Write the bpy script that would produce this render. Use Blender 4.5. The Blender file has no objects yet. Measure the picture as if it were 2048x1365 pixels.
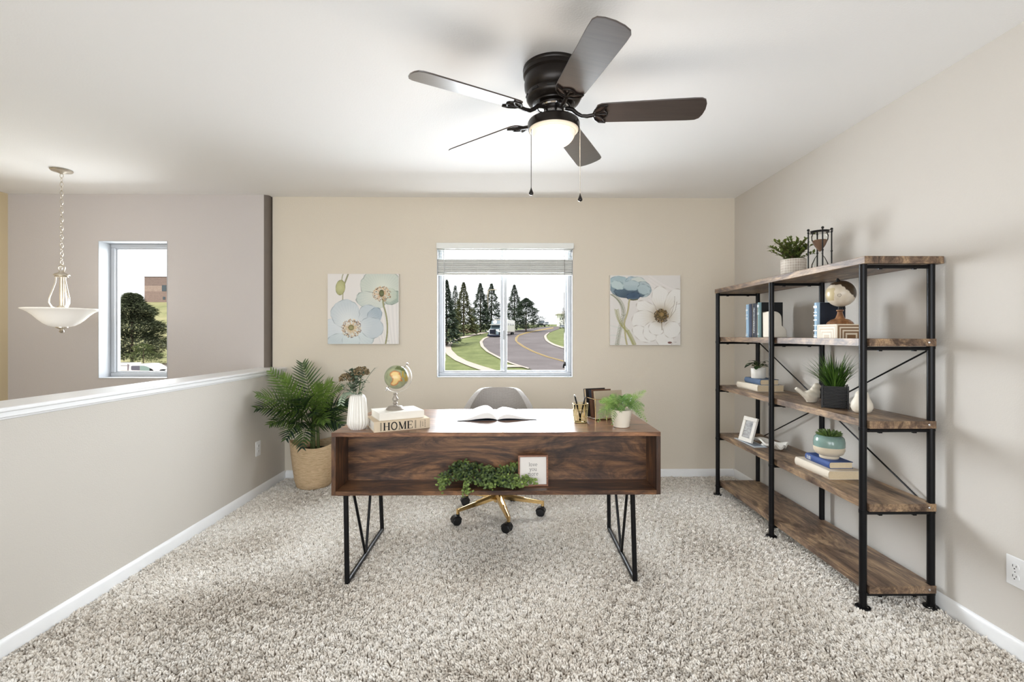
import bpy, math, random
import numpy as np
from mathutils import Vector, Matrix, Euler
random.seed(7)
RNG = np.random.default_rng(7)
S = bpy.context.scene
COL = S.collection
PI = math.pi
def R(d): return math.radians(d)

# ---------------------------------------------------------------- camera
YAW = R(0.72); EYE = 1.243
cam_d = bpy.data.cameras.new('camera'); cam = bpy.data.objects.new('camera', cam_d); COL.objects.link(cam)
cam.location = (0, 0, EYE); cam.rotation_euler = (PI/2, 0, -YAW)
cam_d.sensor_width = 36.0; cam_d.lens = 960/2048*36.0
cam_d.shift_x = -12/2048; cam_d.shift_y = -12.5/2048
cam_d.clip_start = 0.05; cam_d.clip_end = 2000
S.camera = cam
# ---------------------------------------------------------------- exposure, world, big lights
S.view_settings.view_transform = 'Standard'; S.view_settings.look = 'None'
S.view_settings.gamma = 1.0; S.view_settings.exposure = 0.0
try: S.view_settings.use_curve_mapping = False
except Exception: pass
S.cycles.use_denoising = True
S.cycles.max_bounces = 10; S.cycles.diffuse_bounces = 5; S.cycles.glossy_bounces = 4
S.cycles.transparent_max_bounces = 16; S.cycles.transmission_bounces = 6
S.cycles.caustics_reflective = False; S.cycles.caustics_refractive = False
S.cycles.sample_clamp_indirect = 6.0
W = bpy.data.worlds.new('overcast_sky'); S.world = W; W.use_nodes = True
bg = W.node_tree.nodes['Background']; bg.inputs[0].default_value = (0.96, 0.98, 1.0, 1); bg.inputs[1].default_value = 1.45

def area(name, loc, rot, sx, sy, watts, color, spread=180):
    l = bpy.data.lights.new(name, 'AREA'); l.shape = 'RECTANGLE'; l.size = sx; l.size_y = sy
    l.energy = watts; l.color = color; l.spread = R(spread)
    o = bpy.data.objects.new(name, l); COL.objects.link(o); o.location = loc; o.rotation_euler = rot
    return o
# daylight entering by the window in the far wall and the stairwell window; bounce and rear lamps are added fill
o = area('daylight_window', (-0.06, 4.80, 1.56), (R(-78), 0, 0), 2.4, 1.2, 300, (0.88, 0.94, 1.0)); o.visible_camera = False
o = area('daylight_stair_window', (-3.19, 4.75, 1.56), (R(-80), 0, 0), 0.9, 1.3, 60, (0.93, 0.97, 1.0)); o.visible_camera = False
o = area('added_ground_bounce', (-0.06, 5.25, 0.75), (R(-112), 0, 0), 1.6, 1.0, 12, (0.94, 0.97, 1.0)); o.visible_camera = False; o.visible_glossy = False  # added lamp outside, lifts the ceiling like light off the ground
o = area('added_sill_bounce', (-0.06, 4.40, 0.93), (R(-155), 0, 0), 1.1, 0.12, 9, (0.97, 0.99, 1.0)); o.visible_camera = False; o.visible_glossy = False  # added lamp by the sill, brightens the ceiling near the far wall
area('added_rear_fill', (-0.5, -2.62, 1.35), (R(90), 0, 0), 4.4, 2.0, 132, (0.91, 0.96, 1.0))  # added fill lamp behind the viewer, stands in for unseen windows
area('added_stair_fill', (-3.1, -2.62, 1.2), (R(90), 0, 0), 1.6, 2.0, 30, (0.97, 0.98, 1.0))  # second added fill lamp behind the viewer, for the stair side
sun_d = bpy.data.lights.new('sun', 'SUN'); sun_d.energy = 2.6; sun_d.angle = R(8); sun_d.color = (1, 0.96, 0.9)
sun = bpy.data.objects.new('sun', sun_d); COL.objects.link(sun); sun.rotation_euler = (R(38), R(-28), 0)

# ---------------------------------------------------------------- measuring helpers: a pixel of the 2048x1365 photo to a point of the room
CY, SY = math.cos(YAW), math.sin(YAW)
def ray(u, v):
    a = (u-1036)/960; return Vector((a*CY+SY, -a*SY+CY, (670-v)/960))
def P(u, v, y=None, x=None, z=None):
    d = ray(u, v)
    t = y/d.y if y is not None else x/d.x if x is not None else (z-EYE)/d.z
    return Vector((d.x*t, d.y*t, EYE+d.z*t))
def L(c):  # sRGB 0-255 to linear
    return tuple(((x/255)/12.92 if x <= 10 else ((x/255+0.055)/1.055)**2.4) for x in c)

# ---------------------------------------------------------------- materials
def nt(name):
    m = bpy.data.materials.new(name); m.use_nodes = True
    t = m.node_tree; return m, t, t.nodes['Principled BSDF']
def link(t, a, b): t.links.new(a, b)
def ramp(t, fac, stops):
    n = t.nodes.new('ShaderNodeValToRGB'); e = n.color_ramp.elements
    while len(e) > 1: e.remove(e[-1])
    e[0].position = stops[0][0]; e[0].color = (*stops[0][1], 1)
    for p, c in stops[1:]:
        q = e.new(p); q.color = (*c, 1)
    link(t, fac, n.inputs[0]); return n.outputs[0]
def noise(t, scale, detail=4, rough=0.55, vec=None, dist=0):
    n = t.nodes.new('ShaderNodeTexNoise'); n.inputs['Scale'].default_value = scale; n.inputs['Detail'].default_value = detail
    n.inputs['Roughness'].default_value = rough; n.inputs['Distortion'].default_value = dist
    if vec is not None: link(t, vec, n.inputs['Vector'])
    return n.outputs[0]
def coords(t, scale=(1, 1, 1), which='Object', rot=(0, 0, 0)):
    tc = t.nodes.new('ShaderNodeTexCoord'); mp = t.nodes.new('ShaderNodeMapping')
    mp.inputs['Scale'].default_value = scale; mp.inputs['Rotation'].default_value = rot
    link(t, tc.outputs[which], mp.inputs[0]); return mp.outputs[0]
def bump(t, b, h, strength, dist):
    n = t.nodes.new('ShaderNodeBump'); n.inputs['Strength'].default_value = strength; n.inputs['Distance'].default_value = dist
    link(t, h, n.inputs['Height']); link(t, n.outputs[0], b.inputs['Normal'])
_mc = {}
def mat(name, rgb=(200, 200, 200), rough=0.5, metal=0.0, var=0.06, vscale=8, bmp=0, bscale=60, coat=0, spec=0.5, emit=None, trans=0, ior=1.45, sss=0, lin=None, sheen=0):
    if name in _mc: return _mc[name]
    m, t, b = nt(name); c = lin if lin else L(rgb)
    v = coords(t)
    if var:
        lo = tuple(max(0, x*(1-var)) for x in c); hi = tuple(min(1, x*(1+var)) for x in c)
        link(t, ramp(t, noise(t, vscale, 3, vec=v), [(0.3, lo), (0.7, hi)]), b.inputs['Base Color'])
    else: b.inputs['Base Color'].default_value = (*c, 1)
    b.inputs['Roughness'].default_value = rough; b.inputs['Metallic'].default_value = metal
    b.inputs['Specular IOR Level'].default_value = spec; b.inputs['Coat Weight'].default_value = coat
    b.inputs['IOR'].default_value = ior; b.inputs['Transmission Weight'].default_value = trans
    if sheen: b.inputs['Sheen Weight'].default_value = sheen
    if sss: b.inputs['Subsurface Weight'].default_value = sss; b.inputs['Subsurface Scale'].default_value = 0.01
    if emit: b.inputs['Emission Color'].default_value = (*emit[0], 1); b.inputs['Emission Strength'].default_value = emit[1]
    if bmp: bump(t, b, noise(t, bscale, 3, vec=v), bmp, 0.002)
    _mc[name] = m; return m
def wood(name, dark, mid, light, rough=0.4, axis=0, coat=0.0, scale=1.0, knots=True, spec=0.5, seed=0.0):
    m, t, b = nt(name)
    sc = [6.5*scale]*3; sc[axis] = 1.7*scale
    tc = t.nodes.new('ShaderNodeTexCoord'); mp = t.nodes.new('ShaderNodeMapping'); mp.inputs['Scale'].default_value = sc
    mp.inputs['Location'].default_value = (seed, seed*1.7, seed*0.6)
    oi = t.nodes.new('ShaderNodeObjectInfo'); ad = t.nodes.new('ShaderNodeVectorMath'); ad.operation = 'ADD'
    ml = t.nodes.new('ShaderNodeMath'); ml.operation = 'MULTIPLY'; ml.inputs[1].default_value = 13.0; link(t, oi.outputs['Random'], ml.inputs[0])
    link(t, tc.outputs['Object'], ad.inputs[0]); link(t, ml.outputs[0], ad.inputs[1]); link(t, ad.outputs[0], mp.inputs[0])
    g = noise(t, 1.2, 9, 0.72, mp.outputs[0], 1.6)
    fine = [70*scale]*3; fine[axis] = 3*scale
    mp2 = t.nodes.new('ShaderNodeMapping'); mp2.inputs['Scale'].default_value = fine; link(t, ad.outputs[0], mp2.inputs[0])
    f = noise(t, 1.5, 5, 0.7, mp2.outputs[0], 0.6)
    col = ramp(t, g, [(0.33, dark), (0.47, mid), (0.60, light), (0.70, mid), (0.80, tuple(x*1.2 for x in light))])
    mx = t.nodes.new('ShaderNodeMix'); mx.data_type = 'RGBA'; mx.blend_type = 'MULTIPLY'; mx.inputs[0].default_value = 0.85
    link(t, col, mx.inputs[6]); link(t, ramp(t, f, [(0.35, (0.55, 0.5, 0.48)), (0.6, (1.15, 1.15, 1.15))]), mx.inputs[7])
    out = mx.outputs[2]
    if knots:
        ks = [5.5*scale]*3; ks[axis] = 2.6*scale
        mp3 = t.nodes.new('ShaderNodeMapping'); mp3.inputs['Scale'].default_value = ks; link(t, ad.outputs[0], mp3.inputs[0])
        k = noise(t, 1.3, 3, 0.6, mp3.outputs[0], 2.2)
        mk = t.nodes.new('ShaderNodeMix'); mk.data_type = 'RGBA'; mk.blend_type = 'MULTIPLY'; mk.inputs[0].default_value = 0.9
        link(t, out, mk.inputs[6]); link(t, ramp(t, k, [(0.28, (0.28, 0.24, 0.24)), (0.40, (0.8, 0.78, 0.76)), (0.5, (1.05, 1.05, 1.05)), (0.72, (1.35, 1.3, 1.2))]), mk.inputs[7])
        out = mk.outputs[2]
    link(t, out, b.inputs['Base Color']); b.inputs['Roughness'].default_value = rough; b.inputs['Coat Weight'].default_value = coat
    b.inputs['Specular IOR Level'].default_value = spec
    bump(t, b, f, 0.15, 0.001)
    return m
def paint(name, rgb, rough=0.75, bscale=170, strength=0.25):
    m, t, b = nt(name); v = coords(t)
    b.inputs['Base Color'].default_value = (*L(rgb), 1); b.inputs['Roughness'].default_value = rough
    b.inputs['Specular IOR Level'].default_value = 0.25
    n1 = noise(t, bscale, 3, 0.5, v); bump(t, b, n1, strength, 0.004); return m
def attr_mat(name, rough=0.6, coat=0.0, bmp=0.0, bscale=400):
    m, t, b = nt(name); a = t.nodes.new('ShaderNodeAttribute'); a.attribute_name = 'Col'
    link(t, a.outputs['Color'], b.inputs['Base Color']); b.inputs['Roughness'].default_value = rough; b.inputs['Coat Weight'].default_value = coat
    if bmp: bump(t, b, noise(t, bscale, 2, vec=coords(t)), bmp, 0.001)
    return m
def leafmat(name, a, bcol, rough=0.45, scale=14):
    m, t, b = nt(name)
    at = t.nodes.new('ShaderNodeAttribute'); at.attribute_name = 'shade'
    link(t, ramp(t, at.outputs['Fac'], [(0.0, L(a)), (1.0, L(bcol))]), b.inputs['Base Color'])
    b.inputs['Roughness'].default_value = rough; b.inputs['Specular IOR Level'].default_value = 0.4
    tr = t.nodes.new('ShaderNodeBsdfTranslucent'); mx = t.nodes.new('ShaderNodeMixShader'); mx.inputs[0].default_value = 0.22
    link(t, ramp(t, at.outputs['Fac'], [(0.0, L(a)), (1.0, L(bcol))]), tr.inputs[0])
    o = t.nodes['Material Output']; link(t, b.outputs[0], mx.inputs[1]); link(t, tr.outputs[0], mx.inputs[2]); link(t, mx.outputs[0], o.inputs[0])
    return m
def glassmat(name, tint=(1, 1, 1), refl=0.08):
    m, t, b = nt(name); t.nodes.remove(b)
    tr = t.nodes.new('ShaderNodeBsdfTransparent'); tr.inputs[0].default_value = (*tint, 1)
    gl = t.nodes.new('ShaderNodeBsdfGlossy'); gl.inputs['Roughness'].default_value = 0.02
    mx = t.nodes.new('ShaderNodeMixShader'); fr = t.nodes.new('ShaderNodeLayerWeight'); fr.inputs[0].default_value = refl
    link(t, fr.outputs['Fresnel'], mx.inputs[0]); link(t, tr.outputs[0], mx.inputs[1]); link(t, gl.outputs[0], mx.inputs[2])
    link(t, mx.outputs[0], t.nodes['Material Output'].inputs[0]); return m

# ---------------------------------------------------------------- mesh building
class MB:
    def __init__(s): s.v = []; s.f = []; s.c = []; s.m = []
    def add(s, vs, fs, col=None, mi=0):
        n = len(s.v); s.v += [tuple(p) for p in vs]; s.f += [tuple(i+n for i in f) for f in fs]
        s.c += [col]*len(vs); s.m += [mi]*len(fs); return s
    def box(s, c, d, rot=None, col=None, mi=0):
        x, y, z = [q/2 for q in d]
        vs = [Vector((i*x, j*y, k*z)) for k in (-1, 1) for j in (-1, 1) for i in (-1, 1)]
        if rot is not None:
            M = Euler(rot).to_matrix() if not isinstance(rot, Matrix) else rot
            vs = [M @ q for q in vs]
        c = Vector(c)
        return s.add([q+c for q in vs], [(0, 2, 3, 1), (4, 5, 7, 6), (0, 1, 5, 4), (2, 6, 7, 3), (0, 4, 6, 2), (1, 3, 7, 5)], col, mi)
    def b2(s, x0, x1, y0, y1, z0, z1, **k): return s.box(((x0+x1)/2, (y0+y1)/2, (z0+z1)/2), (x1-x0, y1-y0, z1-z0), **k)
    def tube(s, pts, r, n=10, col=None, cap=True, closed=False, mi=0):
        pts = [Vector(p) for p in pts]; N = len(pts); rr = r if isinstance(r, (list, tuple)) else [r]*N
        ts = []
        for i in range(N):
            a = pts[(i-1) % N] if (i > 0 or closed) else pts[i]; b = pts[(i+1) % N] if (i < N-1 or closed) else pts[i]
            ts.append((b-a).normalized())
        up = Vector((0, 0, 1)) if abs(ts[0].z) < 0.9 else Vector((1, 0, 0))
        x = ts[0].cross(up).normalized(); vs = []
        for i in range(N):
            x = (x - ts[i]*x.dot(ts[i])).normalized(); y = ts[i].cross(x)
            for k in range(n):
                a = 2*PI*k/n; vs.append(pts[i]+(x*math.cos(a)+y*math.sin(a))*rr[i])
        fs = []
        for i in range(N if closed else N-1):
            j = (i+1) % N
            for k in range(n): fs.append((i*n+k, i*n+(k+1) % n, j*n+(k+1) % n, j*n+k))
        if cap and not closed: fs += [tuple(range(n))[::-1], tuple((N-1)*n+k for k in range(n))]
        return s.add(vs, fs, col, mi)
    def lathe(s, prof, n=40, c=(0, 0, 0), M=None, col=None, flute=None, mi=0):
        vs = []; c = Vector(c)
        for i, (r, z) in enumerate(prof):
            for k in range(n):
                a = 2*PI*k/n; rr = r*(flute(a, z) if flute else 1)
                p = Vector((rr*math.cos(a), rr*math.sin(a), z)); vs.append((M @ p if M else p)+c)
        fs = [(i*n+k, i*n+(k+1) % n, (i+1)*n+(k+1) % n, (i+1)*n+k) for i in range(len(prof)-1) for k in range(n)]
        if prof[0][0] > 1e-5: fs.append(tuple(range(n))[::-1])
        if prof[-1][0] > 1e-5 : fs.append(tuple((len(prof)-1)*n+k for k in range(n)))
        return s.add(vs, fs, col, mi)
    def sphere(s, c, r, n=20, col=None, sc=(1, 1, 1), M=None, mi=0):
        prof = [(max(1e-6, math.sin(PI*i/(n//2))), -math.cos(PI*i/(n//2))) for i in range(n//2+1)]
        vs = []; c = Vector(c)
        for rr, z in prof:
            for k in range(n):
                a = 2*PI*k/n; p = Vector((rr*math.cos(a)*sc[0]*r, rr*math.sin(a)*sc[1]*r, z*r*sc[2])); vs.append((M @ p if M else p)+c)
        fs = [(i*n+k, i*n+(k+1) % n, (i+1)*n+(k+1) % n, (i+1)*n+k) for i in range(n//2) for k in range(n)]
        return s.add(vs, fs, col, mi)
    def prism(s, poly, z0, z1, f=lambda p: p, col=None, mi=0):
        n = len(poly); vs = [f(Vector((x, y, z0))) for x, y in poly]+[f(Vector((x, y, z1))) for x, y in poly]
        fs = [tuple(range(n))[::-1], tuple(range(n, 2*n))]+[(i, (i+1) % n, n+(i+1) % n, n+i) for i in range(n)]
        return s.add(vs, fs, col, mi)
    def ribbon(s, pts, w, f, col=None):  # flat stroke in the (a, b) plane, f maps (a, b) to a point
        pts = [Vector((p[0], p[1])) for p in pts]; n = len(pts); vs = []
        for i in range(n):
            d = (pts[min(i+1, n-1)]-pts[max(i-1, 0)]); d = d.normalized() if d.length > 1e-9 else Vector((1, 0)); q = Vector((-d.y, d.x))*w/2
            vs += [f(*(pts[i]+q)), f(*(pts[i]-q))]
        return s.add(vs, [(2*i, 2*i+1, 2*i+3, 2*i+2) for i in range(n-1)], col)
    def leaf(s, p, d, nrm, ln, w, bend=0.2, seg=4, fold=0.15, shape=None, col=None):
        p = Vector(p); d = Vector(d).normalized(); nrm = Vector(nrm); sd = d.cross(nrm)
        sd = sd.normalized() if sd.length > 1e-6 else d.orthogonal().normalized(); nn = sd.cross(d).normalized(); vs = []
        for i in range(seg+1):
            t = i/seg; ww = w/2*(shape(t) if shape else math.sin(PI*min(0.97, t*0.92+0.06))**0.8)
            c = p+d*(ln*t)-nn*(bend*ln*t*t)
            vs += [c-sd*ww+nn*(fold*ww), c, c+sd*ww+nn*(fold*ww)]
        fs = []
        for i in range(seg):
            a = 3*i; fs += [(a, a+1, a+4, a+3), (a+1, a+2, a+5, a+4)]
        return s.add(vs, fs, random.random() if col is None else col)
    def build(s, name, mats, parent=None, smooth=35, bevel=0, bseg=2, loc=None, solid=0, remesh=0, sub=0):
        me = bpy.data.meshes.new(name); me.from_pydata(s.v, [], s.f); me.validate(clean_customdata=False)
        mats = mats if isinstance(mats, (list, tuple)) else [mats]
        for m in mats: me.materials.append(m)
        if any(s.m) and len(me.polygons) == len(s.m): me.polygons.foreach_set('material_index', s.m)
        if s.c and any(c is not None for c in s.c) and len(me.vertices) == len(s.c):
            first = next(c for c in s.c if c is not None)
            if isinstance(first, (int, float)):
                a = me.attributes.new('shade', 'FLOAT', 'POINT'); a.data.foreach_set('value', [0.5 if c is None else float(c) for c in s.c])
            else:
                a = me.attributes.new('Col', 'FLOAT_COLOR', 'POINT')
                a.data.foreach_set('color', np.array([[*(c or (1, 1, 1)), 1.0] for c in s.c], dtype='f').ravel())
        if smooth:
            me.polygons.foreach_set('use_smooth', [True]*len(me.polygons))
            if smooth < 180: me.set_sharp_from_angle(angle=R(smooth))
        me.update()
        o = bpy.data.objects.new(name, me); COL.objects.link(o)
        if loc is not None: o.location = loc
        if parent is not None: o.parent = parent
        if remesh:
            r = o.modifiers.new('remesh', 'REMESH'); r.mode = 'VOXEL'; r.voxel_size = remesh; r.use_smooth_shade = True
            q = o.modifiers.new('smooth', 'SMOOTH'); q.factor = 0.6; q.iterations = 6
        if solid:
            q = o.modifiers.new('solidify', 'SOLIDIFY'); q.thickness = solid; q.offset = 0
        if bevel:
            b = o.modifiers.new('bevel', 'BEVEL'); b.width = bevel; b.segments = bseg; b.limit_method = 'ANGLE'; b.angle_limit = R(40)
            b.harden_normals = False
        if sub:
            q = o.modifiers.new('sub', 'SUBSURF'); q.levels = sub; q.render_levels = sub
        return o
def tag(o, label=None, cat=None, group=None, kind=None):
    if label: o['label'] = label
    if cat: o['category'] = cat
    if group: o['group'] = group
    if kind: o['kind'] = kind
    return o
def thing(name, label, cat, loc=(0, 0, 0), rz=0, group=None, rot=None):
    o = bpy.data.objects.new(name, None); COL.objects.link(o); o.location = loc
    o.rotation_euler = rot if rot else (0, 0, rz); o.empty_display_size = 0.05
    return tag(o, label, cat, group)
def copy_tree(o, parent=None):
    c = o.copy(); COL.objects.link(c)
    if parent is not None: c.parent = parent
    for ch in list(o.children): copy_tree(ch, c)
    return c
def arc(cx, cy, r, a0, a1, n=12, sy=1): return [(cx+r*math.cos(R(a0+(a1-a0)*i/n)), cy+sy*r*math.sin(R(a0+(a1-a0)*i/n))) for i in range(n+1)]
def lerp(a, b, t): return a+(b-a)*t
# ---------------------------------------------------------------- materials used across the room
TAN = paint('tan_paint', (215, 206, 191)); GREY = paint('grey_paint', (201, 195, 193)); CEIL = paint('ceiling_paint', (250, 250, 250), bscale=120, strength=0.2)
YEL = paint('tan_yellow_lit_paint', (220, 203, 168))  # tan wall by the stairs, its yellowish light put into the colour
TRIMW = mat('white_trim', (236, 237, 238), 0.35, var=0.015)
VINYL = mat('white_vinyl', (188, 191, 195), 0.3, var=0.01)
BLACKM = mat('black_metal', (26, 26, 28), 0.38, metal=0.6, var=0.1)
GOLD = mat('gold_metal', (204, 172, 118), 0.16, metal=1.0, var=0.02)
NICKEL = mat('brushed_nickel', (206, 198, 184), 0.3, metal=0.85, var=0.03)
CHROME = mat('chrome_metal', (214, 214, 216), 0.08, metal=1.0, var=0)
BRONZE = mat('oil_bronze', (36, 31, 28), 0.32, metal=0.5, var=0.15)
GLASS = glassmat('clear_glass', refl=0.008)
WHITECER = mat('white_ceramic', (232, 229, 222), 0.3, var=0.02, coat=0.3)
CREAMCER = mat('cream_ceramic', (226, 218, 203), 0.45, var=0.04)
CREAMCL = mat('cream_cloth', (220, 209, 192), 0.8, var=0.05, bmp=0.3, bscale=900)
PAGES = mat('page_block', (222, 204, 172), 0.9, var=0.08, vscale=300)
PAGEW = mat('white_pages', (236, 233, 226), 0.85, var=0.03, vscale=300)
BLUECL = mat('blue_cloth', (78, 98, 126), 0.7, var=0.12, bmp=0.3, bscale=900)
ROYAL = mat('royal_blue_cloth', (50, 76, 134), 0.6, var=0.1, bmp=0.3, bscale=900)
NAVY = mat('navy_cloth', (20, 28, 44), 0.6, var=0.15)
LTBLUE = mat('light_blue_cloth', (150, 180, 205), 0.6, var=0.06)
TEALCL = mat('teal_cloth', (130, 160, 165), 0.6, var=0.06)
INK = mat('black_ink', (22, 20, 20), 0.7, var=0)
FOIL = mat('silver_foil', (226, 230, 234), 0.3, metal=0.3, var=0)
SOIL = mat('dark_soil', (52, 40, 30), 0.95, var=0.3, vscale=90, bmp=1, bscale=120)
RUST = wood('rustic_brown_wood', L((42, 29, 24)), L((82, 57, 42)), L((136, 98, 66)), 0.36, 0, coat=0.12, seed=3.1)
RUSTTOP = wood('rustic_brown_top', L((70, 45, 32)), L((112, 76, 54)), L((150, 108, 76)), 0.34, 0, coat=0.3, seed=5.1)
SHELFW = wood('weathered_shelf_wood', L((54, 42, 36)), L((114, 93, 76)), L((168, 142, 112)), 0.42, 1, coat=0.0, seed=1.4)

# ---------------------------------------------------------------- setting: floor, walls, ceiling
H = 2.442; XL = -1.972; XR = 1.956; YB = 4.192; YG = 4.135; YR = -2.7; XS = -4.285; FL = -0.012
def struct(name, mb, m, parent=None, **k):
    o = mb.build(name, m, parent, **k)
    if parent is None: o['kind'] = 'structure'
    return o
BASEC = mat('carpet_backing', (110, 98, 84), 0.95, var=0.15, vscale=60)
struct('floor', MB().b2(XL-0.16, XR+0.1, YR-0.1, YB+0.1, FL-0.12, FL), BASEC)
struct('floor_stairwell', MB().b2(XS-0.1, XL-0.16, YR-0.1, YB+0.1, -1.5, -1.4), BASEC)
struct('ceiling', MB().b2(XS-0.2, XR+0.2, YR-0.2, YB+0.3, H, H+0.15), CEIL)
struct('wall_right', MB().b2(XR, XR+0.12, YR-0.1, YB+0.3, FL-0.1, H), paint('tan_cool_lit_paint', (209, 204, 197)))  # same tan paint, with the cool window light put into its colour
struct('wall_left', MB().b2(XS-0.12, XS, YR-0.1, YB+0.3, -1.5, H), YEL)
# far wall with its window opening
w0 = P(874, 486, y=YB); w1 = P(1145.5, 755, y=YB); WX0, WX1, WZ1, WZ0 = w0.x, w1.x, w0.z, w1.z
XT = -2.078
def holewall(name, x0, x1, y0, y1, z0, z1, hx0, hx1, hz0, hz1, m):
    b = MB()
    b.b2(x0, hx0, y0, y1, z0, z1); b.b2(hx1, x1, y0, y1, z0, z1)
    b.b2(hx0, hx1, y0, y1, z0, hz0); b.b2(hx0, hx1, y0, y1, hz1, z1)
    return struct(name, b, m)
holewall('wall_far', XT, XR, YB, YB+0.16, FL-0.1, H, WX0, WX1, WZ0, WZ1, TAN)
g0 = P(197, 482, y=YG); g1 = P(335, 757, y=YG); GX0, GX1, GZ1, GZ0 = g0.x, g1.x, g0.z, g1.z
holewall('wall_stair_far', XS, XT-0.045, YG, YG+0.22, -1.5, H, GX0, GX1, GZ0, GZ1, GREY)
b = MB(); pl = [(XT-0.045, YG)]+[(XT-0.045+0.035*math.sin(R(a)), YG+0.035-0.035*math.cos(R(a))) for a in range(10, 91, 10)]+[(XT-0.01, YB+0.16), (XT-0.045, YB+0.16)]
b.prism(pl, -1.5, H); struct('wall_corner_return', b, mat('painted_shade_grey', (112, 103, 95), 0.8, var=0.02))  # shade of this turned-away face is put into its dark colour
# wall behind the viewer with a made-up wide opening for the rear fill lamp
holewall('wall_rear', XS-0.1, XR+0.1, YR-0.12, YR, -1.5, H, -2.75, 1.75, 0.3, 2.38, TAN)
# half wall to the stairs
struct('wall_half', MB().b2(XL-0.16, XL, YR, YB, -1.5, 0.93), paint('half_wall_paint', (205, 200, 192)))
b = MB(); Y0, Y1 = YR, YB
b.b2(XL-0.205, XL+0.022, Y0, Y1, 0.944, 0.962)
struct('trim_1', b, TRIMW, bevel=0.005)
b = MB(); pf = [(XL, 0.944), (XL+0.014, 0.944), (XL+0.014, 0.925), (XL+0.008, 0.922), (XL+0.006, 0.915), (XL, 0.912)]
b.prism([(x, z) for x, z in pf], Y0, Y1, f=lambda p: Vector((p.x, p.z, p.y)))
b.prism([(2*XL-0.16-x, z) for x, z in pf], Y0, YG, f=lambda p: Vector((p.x, p.z, p.y)))
struct('trim_2', b, TRIMW)
def baseboard(name, a, bb, nrm):
    a = Vector((*a, 0)); bb = Vector((*bb, 0)); n = Vector((*nrm, 0)); d = bb-a
    pf = [(0, FL), (0.013, FL), (0.013, 0.048), (0.009, 0.056), (0.006, 0.062), (0, 0.066)]
    vs = [a+n*p+Vector((0, 0, q)) for p, q in pf]+[bb+n*p+Vector((0, 0, q)) for p, q in pf]; k = len(pf)
    m = MB().add(vs, [tuple(range(k)), tuple(range(k, 2*k))[::-1]]+[(i, (i+1) % k, k+(i+1) % k, k+i) for i in range(k)])
    struct(name, m, TRIMW)
baseboard('baseboard_left', (XL, YR), (XL, YB), (1, 0)); baseboard('baseboard_right', (XR, YR), (XR, YB), (-1, 0)); baseboard('baseboard_far', (XL+.013, YB), (XR-.013, YB), (0, -1))

# windows
def bar_frame(b, x0, x1, z0, z1, y0, y1, w):
    b.b2(x0, x1, y0, y1, z0, z0+w); b.b2(x0, x1, y0, y1, z1-w, z1); b.b2(x0, x0+w, y0, y1, z0+w, z1-w); b.b2(x1-w, x1, y0, y1, z0+w, z1-w)
def window(name, x0, x1, z0, z1, yf, yo, slider):
    root = thing(name, None, None, ((x0+x1)/2, yf, z0)); root['kind'] = 'structure'; loc = root.location
    inv = lambda m: m
    b = MB(); q = 0.004
    b.b2(x0, x0+q, yf-0.002, yo, z0, z1); b.b2(x1-q, x1, yf-0.002, yo, z0, z1); b.b2(x0+q, x1-q, yf-0.002, yo, z1-q, z1); b.b2(x0+q, x1-q, yf-0.004, yo, z0, z0+q)
    def fin(mb, nm, m, **k):
        mb.v = [(p[0]-loc.x, p[1]-loc.y, p[2]-loc.z) for p in mb.v]; return mb.build(nm, m, root, **k)
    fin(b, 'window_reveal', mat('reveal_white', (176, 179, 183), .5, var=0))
    ow = 0.034
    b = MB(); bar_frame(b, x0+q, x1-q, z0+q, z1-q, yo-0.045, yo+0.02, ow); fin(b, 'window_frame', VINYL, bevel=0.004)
    if slider:
        mid = P(1007.5, 600, y=yo).x
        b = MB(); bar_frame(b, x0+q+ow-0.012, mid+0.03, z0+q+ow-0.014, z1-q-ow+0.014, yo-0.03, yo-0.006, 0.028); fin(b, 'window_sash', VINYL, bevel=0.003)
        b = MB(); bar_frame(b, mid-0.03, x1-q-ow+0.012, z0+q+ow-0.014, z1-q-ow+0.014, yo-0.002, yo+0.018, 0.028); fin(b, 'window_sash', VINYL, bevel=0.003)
        b = MB().b2(mid-0.006, mid+0.008, yo-0.042, yo-0.03, z0+0.33, z0+0.41); fin(b, 'sash_latch', mat('grey_latch', (170, 172, 174), 0.4), bevel=0.003)
        b = MB().b2(x0+0.06, mid, yo-0.02, yo-0.017, z0+0.05, z1-0.05); fin(b, 'window_pane', GLASS)
        b = MB().b2(mid, x1-0.06, yo+0.006, yo+0.009, z0+0.05, z1-0.05); fin(b, 'window_pane', GLASS)
    else:
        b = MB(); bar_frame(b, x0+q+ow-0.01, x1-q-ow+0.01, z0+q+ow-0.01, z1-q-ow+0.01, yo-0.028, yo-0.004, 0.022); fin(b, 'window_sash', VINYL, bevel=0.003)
        b = MB().b2(x0+0.05, x1-0.05, yo-0.016, yo-0.013, z0+0.05, z1-0.05); fin(b, 'window_pane', GLASS)
    return root
window('window_1', WX0, WX1, WZ0, WZ1, YB, YB+0.115, True)
window('window_2', GX0, GX1, GZ0, GZ1, YG, YG+0.165, False)
b = MB(); bar_frame(b, -2.75, 1.75, 0.3, 2.38, YR-0.09, YR-0.03, 0.05); b.b2(-0.53, -0.47, YR-0.09, YR-0.03, 0.35, 2.33); struct('added_rear_window', b, VINYL)  # made-up window frame around the added rear fill lamp

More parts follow.
